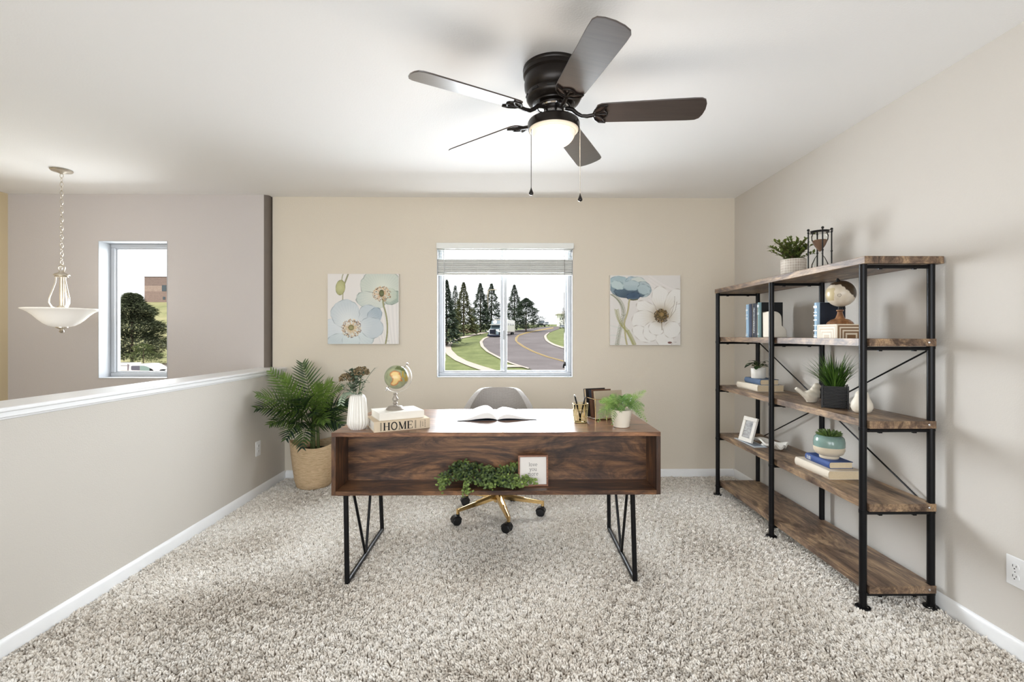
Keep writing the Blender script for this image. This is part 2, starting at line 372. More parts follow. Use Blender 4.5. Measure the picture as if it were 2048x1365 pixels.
# venetian blind drawn up on the far window
bl = thing('window_blind', 'white faux-wood blind drawn up under the head of the far window', 'blind', (0, 4.19, 2.0))
def fin(mb, root, nm, m, **k):
    o = root.location; mb.v = [(p[0]-o.x, p[1]-o.y, p[2]-o.z) for p in mb.v]; return mb.build(nm, m, root, **k)
zz = lambda v, y=4.17: P(1000, v, y=y).z
SL = mat('blind_white', (225, 226, 222), 0.4, var=0.02); xa, xb = WX0+0.006, WX1-0.006
fin(MB().b2(WX0-0.001, WX1+0.006, 4.158, 4.182, zz(498), zz(486.5)), bl, 'valance', SL, bevel=0.002)
fin(MB().b2(xa, xb, 4.21, 4.255, zz(499), zz(489)), bl, 'head_rail', SL)
SL2 = mat('blind_stack', (206, 207, 203), 0.5, var=0.03)
for i, v in enumerate([505, 512.5, 517.5]):
    b = MB().box(((xa+xb)/2, 4.225, zz(v, 4.225)), (xb-xa, 0.05, 0.003), rot=(R(8), 0, 0)); fin(b, bl, 'slat', SL)
v = 521
while v < 546:
    b = MB().box(((xa+xb)/2, 4.222+random.uniform(-.003, .003), zz(v, 4.222)), (xb-xa, 0.05, 0.0052), rot=(R(random.uniform(-1, 3)), 0, 0)); fin(b, bl, 'slat', SL2); v += 1.5
fin(MB().b2(xa, xb, 4.197, 4.25, zz(550.5, 4.2), zz(546, 4.2)), bl, 'bottom_rail', SL2, bevel=0.003)
for u in (904, 956, 1010, 1062, 1113):
    x = P(u, 500, y=4.2).x; m = MB().tube([(x, 4.196, zz(499)), (x, 4.196, zz(521)), (x+.004, 4.19, zz(530)), (x-.004, 4.192, zz(536)), (x, 4.194, zz(550))], 0.0011, 5); fin(m, bl, 'ladder_cord', SL)
x = P(888, 500, y=4.19).x; fin(MB().tube([(x, 4.187, zz(499)), (x+.001, 4.186, zz(650))], 0.003, 8), bl, 'tilt_wand', mat('clear_wand', (200, 202, 204), 0.2, var=0))
x = P(1128, 500, y=4.19).x
TW = mat('dark_cord', (70, 70, 72), 0.7, var=0.4, vscale=120)
fin(MB().tube([(x, 4.187, zz(560)), (x+.003, 4.186, zz(640)), (x-.002, 4.186, zz(700)), (x-.004, 4.186, zz(730))], 0.0022, 6), bl, 'pull_cord', TW)
fin(MB().tube([(x+.003, 4.182, zz(500)), (x+.008, 4.181, zz(640)), (x+.004, 4.181, zz(726))], 0.0016, 6), bl, 'pull_cord', TW)
for dx, v in ((-.005, 733), (.008, 729)): fin(MB().lathe([(.002, 0), (.007, -.012), (.009, -.032), (.006, -.038), (0, -.038)], 14, (x+dx, 4.183, zz(v-5))), bl, 'tassel', INK)

# carpet pile
def carpet():
    sp = 0.0064
    xs = np.arange(XL+0.02, XR-0.02, sp); ys = np.arange(0.95, YB-0.014, sp)
    X, Y = np.meshgrid(xs, ys); X = X.ravel(); Y = Y.ravel()
    X = X+RNG.normal(0, sp*0.42, X.size); Y = Y+RNG.normal(0, sp*0.42, Y.size)
    keep = (X > XL+0.016) & (X < XR-0.016) & (Y < YB-0.016) & (np.abs(X-0.0126*Y-0.0) < (1.11*Y+0.12)) & (Y > 1.55)
    X, Y = X[keep], Y[keep]; n = X.size
    def lowf(x, y, k):
        r = np.random.default_rng(k); o = np.zeros_like(x)
        for _ in range(10):
            a = r.uniform(0, 2*PI); f = r.uniform(2, 11); o += np.sin((x*math.cos(a)+y*math.sin(a))*f+r.uniform(0, 6))
        return o/3.0
    def midf(x, y, k):
        r = np.random.default_rng(k); o = np.zeros_like(x)
        for _ in range(12):
            a = r.uniform(0, 2*PI); f = r.uniform(60, 230); o += np.sin((x*math.cos(a)+y*math.sin(a))*f+r.uniform(0, 6))
        return o/3.2
    lx = lowf(X, Y, 1)*0.35+midf(X, Y, 4)*0.75+RNG.normal(0, .45, n); ly = lowf(X, Y, 2)*0.35+midf(X, Y, 5)*0.75+RNG.normal(0, .45, n)
    ln = 0.0155+0.0025*midf(X, Y, 6)+RNG.normal(0, 0.002, n)
    ln = np.clip(ln, 0.008, 0.026)
    tx, ty = lx*ln*0.40, ly*ln*0.40
    pos = np.zeros((n, 3, 3), dtype='f')
    pos[:, 0] = np.stack([X, Y, np.full(n, FL)], 1)
    pos[:, 1] = np.stack([X+tx*0.35, Y+ty*0.35, FL+ln*0.6], 1)
    pos[:, 2] = np.stack([X+tx, Y+ty, FL+ln*0.98], 1)
    h = bpy.data.hair_curves.new('carpet'); h.add_curves([3]*n)
    h.points.foreach_set('position', pos.ravel())
    rad = np.tile(np.array([0.0018, 0.0032, 0.0026], dtype='f'), n); h.points.foreach_set('radius', rad)
    a = h.attributes.new('tint', 'FLOAT', 'CURVE')
    a.data.foreach_set('value', np.clip(0.5+0.13*midf(X, Y, 8)+0.12*lowf(X, Y, 9)+RNG.normal(0, .16, n), 0, 1).astype('f'))
    m, t, b = nt('carpet_yarn'); at = t.nodes.new('ShaderNodeAttribute'); at.attribute_name = 'tint'
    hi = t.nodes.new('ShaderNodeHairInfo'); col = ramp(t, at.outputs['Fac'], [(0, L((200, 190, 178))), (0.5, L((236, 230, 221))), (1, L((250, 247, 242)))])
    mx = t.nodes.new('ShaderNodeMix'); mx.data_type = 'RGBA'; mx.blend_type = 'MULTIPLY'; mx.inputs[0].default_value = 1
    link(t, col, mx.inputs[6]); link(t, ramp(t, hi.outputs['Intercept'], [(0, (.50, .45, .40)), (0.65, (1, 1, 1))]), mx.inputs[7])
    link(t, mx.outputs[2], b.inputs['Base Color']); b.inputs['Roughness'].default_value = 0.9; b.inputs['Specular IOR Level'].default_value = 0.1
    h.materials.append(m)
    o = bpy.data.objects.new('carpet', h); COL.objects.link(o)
    tag(o, 'cream shag carpet covering the whole floor of the room', 'carpet', kind='stuff')
    print('tufts', n)
carpet()
# ---------------------------------------------------------------- desk
DX0, DX1, DY0, DY1, DZ = -0.890, 0.739, 2.375, 3.115, 0.760; DB = 0.449; T = 0.021
dk = thing('writing_desk', 'rustic brown wooden desk with open front shelf on black metal legs', 'desk', ((DX0+DX1)/2, DY0, 0))
hw = (DX1-DX0)/2; dd = DY1-DY0; bd = 0.185
MB().b2(-hw, hw, 0, dd, DZ-T, DZ).build('desktop', RUSTTOP, dk, bevel=0.0015)
MB().b2(-hw, -hw+T, 0.0005, dd-0.001, DB, DZ-T).build('side_panel', wood('rustic_side', L((42, 29, 24)), L((82, 57, 42)), L((136, 98, 66)), 0.36, 2, coat=0.1, seed=2.2), dk, bevel=0.001)
MB().b2(hw-T, hw, 0.0005, dd-0.001, DB, DZ-T).build('side_panel', wood('rustic_side_2', L((42, 29, 24)), L((82, 57, 42)), L((136, 98, 66)), 0.36, 2, coat=0.1, seed=7.2), dk, bevel=0.001)
MB().b2(-hw+T, hw-T, 0.0005, bd+0.016, DB, DB+T).build('shelf_board', RUST, dk, bevel=0.001)
MB().b2(-hw+T, hw-T, bd, bd+0.016, DB+T, DZ-T).build('back_panel', RUST, dk)
MB().b2(-hw+T, -hw+0.42, bd+0.016, dd-0.01, DB+0.08, DB+0.08+T).b2(-hw+0.40, -hw+0.42, bd+0.016, dd-0.02, DB+0.1, DZ-T).build('drawer_case', RUST, dk)
MB().b2(hw-0.42, hw-T, bd+0.016, dd-0.01, DB+0.08, DB+0.08+T).b2(hw-0.42, hw-0.40, bd+0.016, dd-0.02, DB+0.1, DZ-T).build('drawer_case', RUST, dk)
for s, xb_, xt_ in ((-1, -0.744, -0.757), (1, 0.692, 0.684)):
    r = 0.0125; ya, yb2 = 0.022, 0.665
    MB().tube([(xt_, ya+0.02, DB), (xb_, ya, 0.0125)], r, 12).build('leg', BLACKM, dk)
    MB().tube([(xt_, yb2-0.015, DB), (xb_, yb2, 0.0125)], r, 12).build('leg', BLACKM, dk)
    MB().tube([(xb_, ya, 0.0125), (xb_, yb2, 0.0125)], r, 12).build('floor_rail', BLACKM, dk)
    ym = lerp(ya, yb2, 0.47)
    MB().tube([(xt_, ya+0.12, DB), (xb_, ym-0.005, 0.018)], 0.0075, 10).tube([(xt_, yb2-0.17, DB), (xb_, ym+0.005, 0.018)], 0.0075, 10).build('v_brace', BLACKM, dk)
    MB().b2(xt_-0.03, xt_+0.03, 0.01, 0.66, DB-0.004, DB).build('mounting_plate', BLACKM, dk)

# ---------------------------------------------------------------- office chair
CX, CYY = -0.095, 3.307
ch = thing('office_chair', 'grey tweed swivel chair with gold five-star base behind the desk', 'chair', (CX, CYY, 0))
m, t, b_ = nt('grey_tweed'); v = coords(t, (1, 1, 1)); wv = t.nodes.new('ShaderNodeTexWave'); wv.inputs['Scale'].default_value = 70; wv.inputs['Distortion'].default_value = 3; wv.bands_direction = 'Z'; link(t, v, wv.inputs['Vector'])
wv2 = t.nodes.new('ShaderNodeTexWave'); wv2.inputs['Scale'].default_value = 70; wv2.inputs['Distortion'].default_value = 3; wv2.bands_direction = 'X'; link(t, v, wv2.inputs['Vector'])
ma = t.nodes.new('ShaderNodeMath'); ma.operation = 'ADD'; link(t, wv.outputs['Fac'], ma.inputs[0]); link(t, wv2.outputs['Fac'], ma.inputs[1])
mb_ = t.nodes.new('ShaderNodeMath'); mb_.operation = 'MULTIPLY_ADD'; link(t, noise(t, 90, 3, vec=v), mb_.inputs[0]); mb_.inputs[1].default_value = 0.9; link(t, ma.outputs[0], mb_.inputs[2])
link(t, ramp(t, mb_.outputs[0], [(0.25, L((84, 74, 66))), (0.7, L((136, 128, 120))), (1.0, L((178, 174, 170)))]), b_.inputs['Base Color']); b_.inputs['Roughness'].default_value = 0.95; b_.inputs['Sheen Weight'].default_value = 0.1
bump(t, b_, ma.outputs[0], 0.3, 0.002); TWEED = m
# tub shell: rows run up the back, wrapping to low arms; opening faces the desk
def shell(th):
    mb = MB(); rows, cols = 15, 37
    for i in range(rows):
        s_ = i/(rows-1)
        for j in range(cols):
            q = -1+2*j/(cols-1); a = q*R(118)
            top = 0.852-0.004*abs(q)-0.30*max(0, (abs(q)-0.30)/0.70)**1.25-0.035*max(0, abs(q)-0.2)
            z = lerp(0.47, top, s_); hgt = max(0, z-0.47)/0.38
            rx = lerp(0.225, 0.268-0.045*hgt, min(1, s_*2)); ry = lerp(0.215, 0.235, min(1, s_*2))
            x = rx*math.sin(a)*(1+0.02*math.cos(3*a)); y = ry*math.cos(a)+0.02+0.045*hgt-0.02
            # flatten the top of the back a little
            mb.v.append((x, y, z)); mb.c.append(None)
    for i in range(rows-1):
        for j in range(cols-1):
            a = i*cols+j; mb.f.append((a, a+1, a+cols+1, a+cols)); mb.m.append(0)
    return mb
shell(0).build('backrest', TWEED, ch, smooth=180, solid=0.045, bevel=0.012, bseg=3)
pr = [(0.0, 0.425), (0.17, 0.425), (0.225, 0.44), (0.24, 0.47), (0.23, 0.505), (0.18, 0.518), (0.0, 0.52)]
MB().lathe(pr, 40, (0, 0.0, 0)).build('seat', TWEED, ch, smooth=180)
MB().lathe([(0.0, 0.095), (0.032, 0.097), (0.034, 0.115), (0.034, 0.15), (0.027, 0.17), (0.025, 0.30), (0.016, 0.302), (0.015, 0.41), (0.09, 0.415), (0.09, 0.428), (0.0, 0.43)], 24).build('gas_column', GOLD, ch, smooth=30)
CAST = mat('black_caster', (24, 24, 26), 0.35, var=0.1)
for k in range(5):
    a = R(-76+72*k); d = Vector((math.cos(a), math.sin(a), 0)); sd = Vector((-d.y, d.x, 0)); Rr = 0.305
    b = MB(); n = 8; secs = []
    for i in range(9):
        t_ = i/8; p = d*lerp(0.02, Rr, t_)+Vector((0, 0, lerp(0.145, 0.097, t_**0.9))); w_ = lerp(0.024, 0.013, t_); h_ = lerp(0.024, 0.011, t_)
        secs.append([p+sd*w_+Vector((0, 0, -h_)), p+sd*w_, p+sd*w_*0.35+Vector((0, 0, h_*0.6)), p-sd*w_*0.35+Vector((0, 0, h_*0.6)), p-sd*w_, p-sd*w_+Vector((0, 0, -h_))])
    vs = [q for s_ in secs for q in s_]; fs = [(i*6+j, i*6+(j+1) % 6, (i+1)*6+(j+1) % 6, (i+1)*6+j) for i in range(8) for j in range(6)]+[tuple(range(6))[::-1], tuple(48+j for j in range(6))]
    b.add(vs, fs)
    b.tube([d*Rr+Vector((0, 0, 0.102)), d*Rr+Vector((0, 0, 0.066))], 0.011, 12)
    b.build('base_arm', GOLD, ch, smooth=40)
    cr = MB(); q = R(62+14*k); ax = Vector((math.cos(q), math.sin(q), 0)); fw = Vector((-ax.y, ax.x, 0)); cc = d*Rr+fw*0.012+Vector((0, 0, 0.030))
    Mx = Matrix((ax, fw, Vector((0, 0, 1)))).transposed()
    for s_ in (-1, 1): cr.lathe([(0.0, -0.012), (0.024, -0.012), (0.030, -0.006), (0.030, 0.006), (0.024, 0.012), (0.0, 0.012)], 22, cc+ax*0.0165*s_, M=Mx @ Euler((0, PI/2, 0)).to_matrix())
    hood = [(0.035*math.cos(R(g)), 0.033*math.sin(R(g))) for g in range(10, 171, 16)]+[(0.018*math.cos(R(g)), 0.018*math.sin(R(g))) for g in range(170, 9, -40)]
    cr.prism(hood, -0.020, 0.020, f=lambda p: cc+fw*p.x+Vector((0, 0, p.y))+ax*p.z)
    cr.tube([d*Rr+Vector((0, 0, 0.07)), d*Rr+Vector((0, 0, 0.05))], 0.012, 12)
    cr.build('caster', CAST, ch, smooth=40)

# ---------------------------------------------------------------- bookcase
XF, XK = 1.598, 1.911; YS = [2.166, 2.937, 3.708]; ZS = [1.598, 1.225, 0.852, 0.477, 0.106]; TH = 0.034; RP = 0.0155
bc = thing('bookcase', 'five-tier open bookcase of weathered wood boards on black pipe frames', 'bookcase', (XF, YS[0], 0))
def bk(mb, nm, m, **k): return fin(mb, bc, nm, m, **k)
for y in YS:
    for x in (XF, XK):
        b = MB().tube([(x, y, 0.004), (x, y, ZS[0]-TH)], RP, 14)
        for z in ZS[1:]: b.lathe([(RP+.0015, z-TH-.012), (RP+.0015, z-TH+.004)], 14, (x, y, 0))
        bk(b, 'post', BLACKM)
        bk(MB().lathe([(0.03, 0.0), (0.032, 0.003), (0.03, 0.006), (0.017, 0.008), (0.017, 0.02), (0.0, 0.02)], 20, (x, y, 0)), 'foot', BLACKM, smooth=30)
    for z in ZS:
        b = MB(); b.tube([(XF, y, z-TH-0.011), (XK, y, z-TH-0.011)], 0.0085, 10).b2(XF+.07, XF+.085, y-.006, y+.006, z-TH-.023, z-TH-.018).b2(XK-.085, XK-.07, y-.006, y+.006, z-TH-.023, z-TH-.018)
        bk(b, 'cross_rail', BLACKM)
bk(MB().b2(XF-0.012, 1.948, YS[0]-0.028, YS[2]+0.028, ZS[0]-TH, ZS[0]), 'shelf_board', SHELFW, bevel=0.002)
for z in ZS[1:]:
    b = MB(); xi = XF+RP+0.0005; y0, y1 = YS[0]-RP-.004, YS[2]+RP+.004
    b.b2(xi, XK-RP-.0005, y0, y1, z-TH, z)
    for ya, yb_ in ((y0, YS[0]-RP-.0005), (YS[0]+RP+.0005, YS[1]-RP-.0005), (YS[1]+RP+.0005, YS[2]-RP-.0005), (YS[2]+RP+.0005, y1)):
        b.b2(XK-RP-.0005, XK+0.008, ya, yb_, z-TH, z)
    bk(b, 'shelf_board', SHELFW)
    bk(MB().lathe([(0.0, 0.0), (0.005, 0.0), (0.0052, 0.0015), (0.002, 0.003), (0.0, 0.001)], 14, (XK-0.024, y0, z-TH/2), M=Euler((PI/2, 0, 0)).to_matrix()), 'bolt', CHROME)
zt, zb_ = ZS[1]-TH-.012, ZS[3]-TH-.012
bk(MB().tube([(XK, YS[0], zt), (XK+.004, (YS[0]+YS[2])/2, (zt+zb_)/2), (XK, YS[2], zb_)], 0.0042, 8), 'cross_brace', BLACKM)
bk(MB().tube([(XK+.012, YS[2], zt), (XK+.013, (YS[0]+YS[2])/2, (zt+zb_)/2), (XK+.012, YS[0], zb_)], 0.0042, 8), 'cross_brace', BLACKM)

# ---------------------------------------------------------------- ceiling fan
FX, FY = 0.188, 2.165; FZ = 2.243
fan = thing('ceiling_fan', 'dark bronze ceiling fan with five blades and a lit glass bowl', 'ceiling fan', (FX, FY, H))
def ff(mb, nm, m, par=fan, **k):
    mb.v = [(p[0]-FX, p[1]-FY, p[2]-H) for p in mb.v]; return mb.build(nm, m, par, **k)
c0 = (FX, FY, 0)
ff(MB().lathe([(0.0, 2.442), (0.137, 2.4415), (0.139, 2.432), (0.136, 2.426), (0.138, 2.42), (0.137, 2.408), (0.129, 2.400), (0.130, 2.392), (0.133, 2.372), (0.131, 2.350), (0.122, 2.334), (0.119, 2.330), (0.123, 2.322), (0.123, 2.306), (0.115, 2.292), (0.096, 2.283), (0.094, 2.278), (0.076, 2.273), (0.074, 2.268), (0.0, 2.268)], 64, c0), 'motor_housing', BRONZE, smooth=40)
for k in range(10):
    a = R(36*k+8); p = Vector((FX+0.1232*math.cos(a), FY+0.1232*math.sin(a), 2.314)); b = MB().box(p, (0.003, 0.034, 0.008), rot=(0, 0, a))
    ff(b, 'vent_slot', mat('vent_dark', (12, 11, 10), 0.6, var=0))
ff(MB().lathe([(0.0, 2.27), (0.07, 2.27), (0.066, 2.262), (0.03, 2.258), (0.03, 2.25), (0.046, 2.248), (0.046, 2.222), (0.0, 2.222)], 40, c0), 'flywheel', CHROME, smooth=30)
ff(MB().lathe([(0.0, 2.262), (0.044, 2.262), (0.046, 2.256), (0.046, 2.218), (0.0, 2.218)], 40, c0), 'switch_housing', BRONZE, smooth=30)
ff(MB().lathe([(0.0, 2.222), (0.05, 2.222), (0.095, 2.214), (0.112, 2.205), (0.117, 2.196), (0.117, 2.168), (0.113, 2.166), (0.112, 2.19), (0.0, 2.19)], 64, c0), 'light_fitter', BRONZE, smooth=35)
BOWL = mat('lit_frosted_glass', (250, 240, 226), 0.35, var=0, emit=((1.0, 0.86, 0.70), 0.45))
RIMG = mat('etched_glass_rim', (216, 206, 188), 0.2, var=0, emit=((1.0, 0.84, 0.66), 0.28))
ff(MB().lathe([(0.1115, 2.172), (0.111, 2.163), (0.104, 2.156), (0.096, 2.154)], 64, c0), 'glass_rim', RIMG, smooth=60)
prb = [(0.097*math.cos(R(a)), 2.156-0.066*math.sin(R(a))) for a in range(0, 91, 6)]
prb[-1] = (0.0, prb[-1][1]); ff(MB().lathe(prb, 64, c0), 'glass_bowl', BOWL, smooth=180)
m, t, b_ = nt('fan_blade'); v = coords(t, (2, 40, 2)); n_ = noise(t, 2.0, 6, .7, v)
link(t, ramp(t, n_, [(0.3, L((50, 40, 36))), (0.7, L((72, 60, 55)))]), b_.inputs['Base Color']); b_.inputs['Roughness'].default_value = 0.30; b_.inputs['Coat Weight'].default_value = 1.0; b_.inputs['Coat IOR'].default_value = 1.55; b_.inputs['Coat Roughness'].default_value = 0.32
BLADE = m
def blade_outline():
    o = []
    for s_ in (1, -1):
        pts = [(0.185, 0.030), (0.192, 0.050), (0.21, 0.060), (0.25, 0.0625), (0.4, 0.067), (0.60, 0.0715), (0.635, 0.070), (0.652, 0.060), (0.662, 0.035), (0.666, 0.0)]
        o += [(x, s_*y) for x, y in (pts if s_ == 1 else pts[-2::-1])]
    return o
for k in range(5):
    a = R(-5.8+72*k)
    bl_ = bpy.data.objects.new('blade_mount', None)
    Mz = Matrix.Rotation(a, 3, 'Z') @ Matrix.Rotation(R(-13), 3, 'X')
    f = lambda p: Vector((FX, FY, FZ-0.006))+Mz @ Vector((p.x, p.y, p.z))
    ff(MB().prism(blade_outline(), -0.003, 0.003, f=f), 'blade', BLADE, bevel=0.0012, smooth=30)
    M0 = Matrix.Rotation(a, 3, 'Z'); g = lambda x, y, z: Vector((FX, FY, 0))+M0 @ Vector((x, y, z))
    ir = MB()
    ir.tube([g(0.052, 0, 2.264), g(0.085, 0, 2.256), g(0.105, 0, 2.238), g(0.125, 0, 2.226), g(0.150, 0, 2.224), g(0.182, 0, 2.229)], [0.010, 0.010, 0.009, 0.0085, 0.0085, 0.008], 10)
    hh = lambda x, y, z=-0.0075: f(Vector((x, y, z)))
    for pts in ([(0.175, 0), (0.184, 0.03), (0.205, 0.052), (0.235, 0.056)], [(0.175, 0), (0.184, -0.03), (0.205, -0.052), (0.235, -0.056)],
                [(0.18, 0), (0.205, 0.012), (0.222, 0.03), (0.233, 0.054)], [(0.18, 0), (0.205, -0.012), (0.222, -0.03), (0.233, -0.054)],
                [(0.18, 0), (0.21, 0.0), (0.238, 0.0)], [(0.222, 0.03), (0.236, 0.012), (0.238, 0), (0.236, -0.012), (0.222, -0.03)]):
        ir.tube([hh(x, y) for x, y in pts], 0.0042, 8)
    ff(ir, 'blade_bracket', BRONZE)
for u, vk, vz in ((1062, 392, 380), (1159, 404, 392)):
    p = P(u, 300, y=FY-0.01); x = p.x; zbot = EYE+(670-vk)/960*FY
    top = 2.2 if u < 1100 else 2.16
    b = MB(); z = top; yy = FY-0.03; i = 0
    while z > zbot+0.028:
        b.sphere((x, yy, z), 0.0021, 6, sc=(1, 1, 1.1)); z -= 0.0042; i += 1
    b.tube([(x, yy, top), (x, yy, zbot+.028)], 0.0005, 4)
    pc = ff(b, 'pull_chain', mat('dark_bead_chain', (70, 64, 60), 0.35, metal=0.6, var=0) if u < 1100 else NICKEL)
    ff(MB().lathe([(0.0, zbot+.030), (0.0015, zbot+.030), (0.002, zbot+.026), (0.0052, zbot+.017), (0.0105, zbot+.004), (0.0095, zbot-.002), (0.005, zbot-.005), (0, zbot-.0055)], 20, (x, yy, 0)), 'pull_knob', mat('knob_black', (22, 19, 18), 0.25, var=0), par=pc)
    pc.location = (0, 0, 0)
pl_ = bpy.data.lights.new('fan_lamp', 'POINT'); pl_.energy = 6; pl_.color = (1.0, 0.91, 0.80); pl_.shadow_soft_size = 0.09
po = bpy.data.objects.new('fan_lamp', pl_); COL.objects.link(po); po.location = (FX, FY, 2.02); po.visible_camera = False; po.visible_glossy = False

# ---------------------------------------------------------------- pendant over the stairs
c = P(120, 340, z=H); PX, PY = c.x+.012, c.y
pd = thing('pendant_light', 'brushed nickel pendant light with white glass bowl hanging over the stairs', 'pendant light', (PX, PY, H))
def pf_(mb, nm, m, par=pd, **k):
    mb.v = [(p[0]-PX, p[1]-PY, p[2]-H) for p in mb.v]; return mb.build(nm, m, par, **k)
c0 = (PX, PY, 0)
pf_(MB().lathe([(0.0, 2.442), (0.063, 2.4415), (0.065, 2.436), (0.061, 2.430), (0.03, 2.424), (0.01, 2.412), (0.0, 2.41)], 40, c0), 'canopy', NICKEL)
z = 2.415; i = 0; zend = EYE+(670-533)/960*PY; b = MB()
while z > zend:
    pts = []
    for k in range(14):
        a = 2*PI*k/14; q = Vector((0.0095*math.cos(a), 0, 0.0185*math.sin(a)))
        q = Matrix.Rotation(R(90*(i % 2)+20), 3, 'Z') @ q; pts.append(Vector((PX, PY, z-0.016))+q)
    b.tube(pts, 0.0022, 6, closed=True); z -= 0.0315; i += 1
pf_(b, 'chain', NICKEL)
zc = EYE+(670-540)/960*PY
pts = [Vector((PX+0.024*math.cos(2*PI*k/20), PY, zc+0.005+0.024*math.sin(2*PI*k/20))) for k in range(20)]
pf_(MB().tube(pts, 0.003, 8, closed=True), 'loop', NICKEL)
zt_ = EYE+(670-547)/960*PY; zr = EYE+(670-619)/960*PY; zo = EYE+(670-655)/960*PY
pf_(MB().lathe([(0.0, zt_+.012), (0.012, zt_+.01), (0.02, zt_), (0.038, zt_-.010), (0.046, zt_-.016), (0.047, zt_-.022), (0.036, zt_-.026), (0.040, zt_-.034), (0.0, zt_-.036)], 32, c0), 'cap', NICKEL)
for k in range(3):
    a = R(90+120*k+20); d = Vector((math.cos(a), math.sin(a), 0))
    prf = [(0.030, zt_-.03), (0.034, zt_-.075), (0.052, zt_-.14), (0.066, zt_-.19), (0.067, zt_-.222), (0.052, zt_-.252), (0.03, zt_-.262), (0.0, zt_-.264)]
    pf_(MB().tube([Vector((PX, PY, z_))+d*r_ for r_, z_ in prf], 0.0048, 8), 'arm', NICKEL)
pf_(MB().tube([(PX, PY, zt_-.03), (PX, PY, zr-.005)], 0.012, 14).lathe([(0.0, zt_-.24), (.02, zt_-.242), (.034, zt_-.262), (.036, zt_-.27), (0, zt_-.272)], 24, c0), 'stem', NICKEL)
MGL = mat('milk_glass', (246, 243, 236), 0.3, var=0, emit=((1, 0.97, 0.92), 0.32), coat=0.3)
hb = zr-zo
prf = [(r_*.93, z_) for r_, z_ in ((0.230, 0), (0.235, 0.002), (0.236, -0.003), (0.218, -0.010), (0.195, -0.022), (0.166, -0.045), (0.137, -0.075), (0.108, -0.1), (0.076, -0.118), (0.04, -0.126), (0.0, -0.127))]
pf_(MB().lathe([(r_, zr+z_*hb/0.127) for r_, z_ in prf], 64, c0), 'glass_shade', MGL, smooth=180)
pf_(MB().lathe([(0.0, zo+.004), (0.036, zo+.002), (0.036, zo-.004), (0.02, zo-.010), (0.008, zo-.018), (0.015, zo-.028), (0.013, zo-.036), (0.004, zo-.042), (0, zo-.042)], 24, c0), 'finial', NICKEL)

# ---------------------------------------------------------------- outlets
def outlet(p, rz, label):
    o = thing('wall_outlet', label, 'outlet', p, rz)   # plate faces local -y
    MB().b2(-0.035, 0.035, -0.006, 0, -0.0575, 0.0575).build('cover_plate', TRIMW, o, bevel=0.003)
    b = MB(); d = MB()
    for s_ in (-1, 1):
        z0 = s_*0.0195
        pts = [(0.0165*math.cos(R(a)), max(-0.013, min(0.013, 0.0165*math.sin(R(a))))) for a in range(0, 360, 12)]
        b.prism(pts, -0.0085, -0.005, f=lambda p, z0=z0: Vector((p.x, p.z, p.y+z0)))
        d.b2(-0.0075, -0.0055, -0.0090, -0.0080, z0-0.001, z0+0.008).b2(0.0055, 0.0075, -0.0090, -0.0080, z0, z0+0.007)
        d.lathe([(0.0025, 0), (0.0025, 0.001), (0, 0.001)], 10, (0, -0.0080, z0-0.007), M=Euler((PI/2, 0, 0)).to_matrix())
    d.lathe([(0.002, 0), (0.002, 0.001), (0, 0.001)], 10, (0, -0.0060, 0), M=Euler((PI/2, 0, 0)).to_matrix())
    r = b.build('receptacle', TRIMW, o); d.build('slots', INK, o)
    return o
p = P(515.5, 897.5, x=XL); outlet(p, PI/2, 'white power outlet low on the half wall beside the potted palm')
q = P(2013, 1136, x=XR-.003); q = Vector((XR, q.y-0.035, q.z)); outlet(q, -PI/2, 'white power outlet on the right wall in front of the bookcase')

ul = bpy.data.lights.new('pendant_lamp', 'POINT'); ul.energy = 7; ul.color = (1.0, 0.96, 0.9); ul.shadow_soft_size = 0.08
uo = bpy.data.objects.new('pendant_lamp', ul); COL.objects.link(uo); uo.location = (PX, PY, zr+.02); uo.visible_camera = False
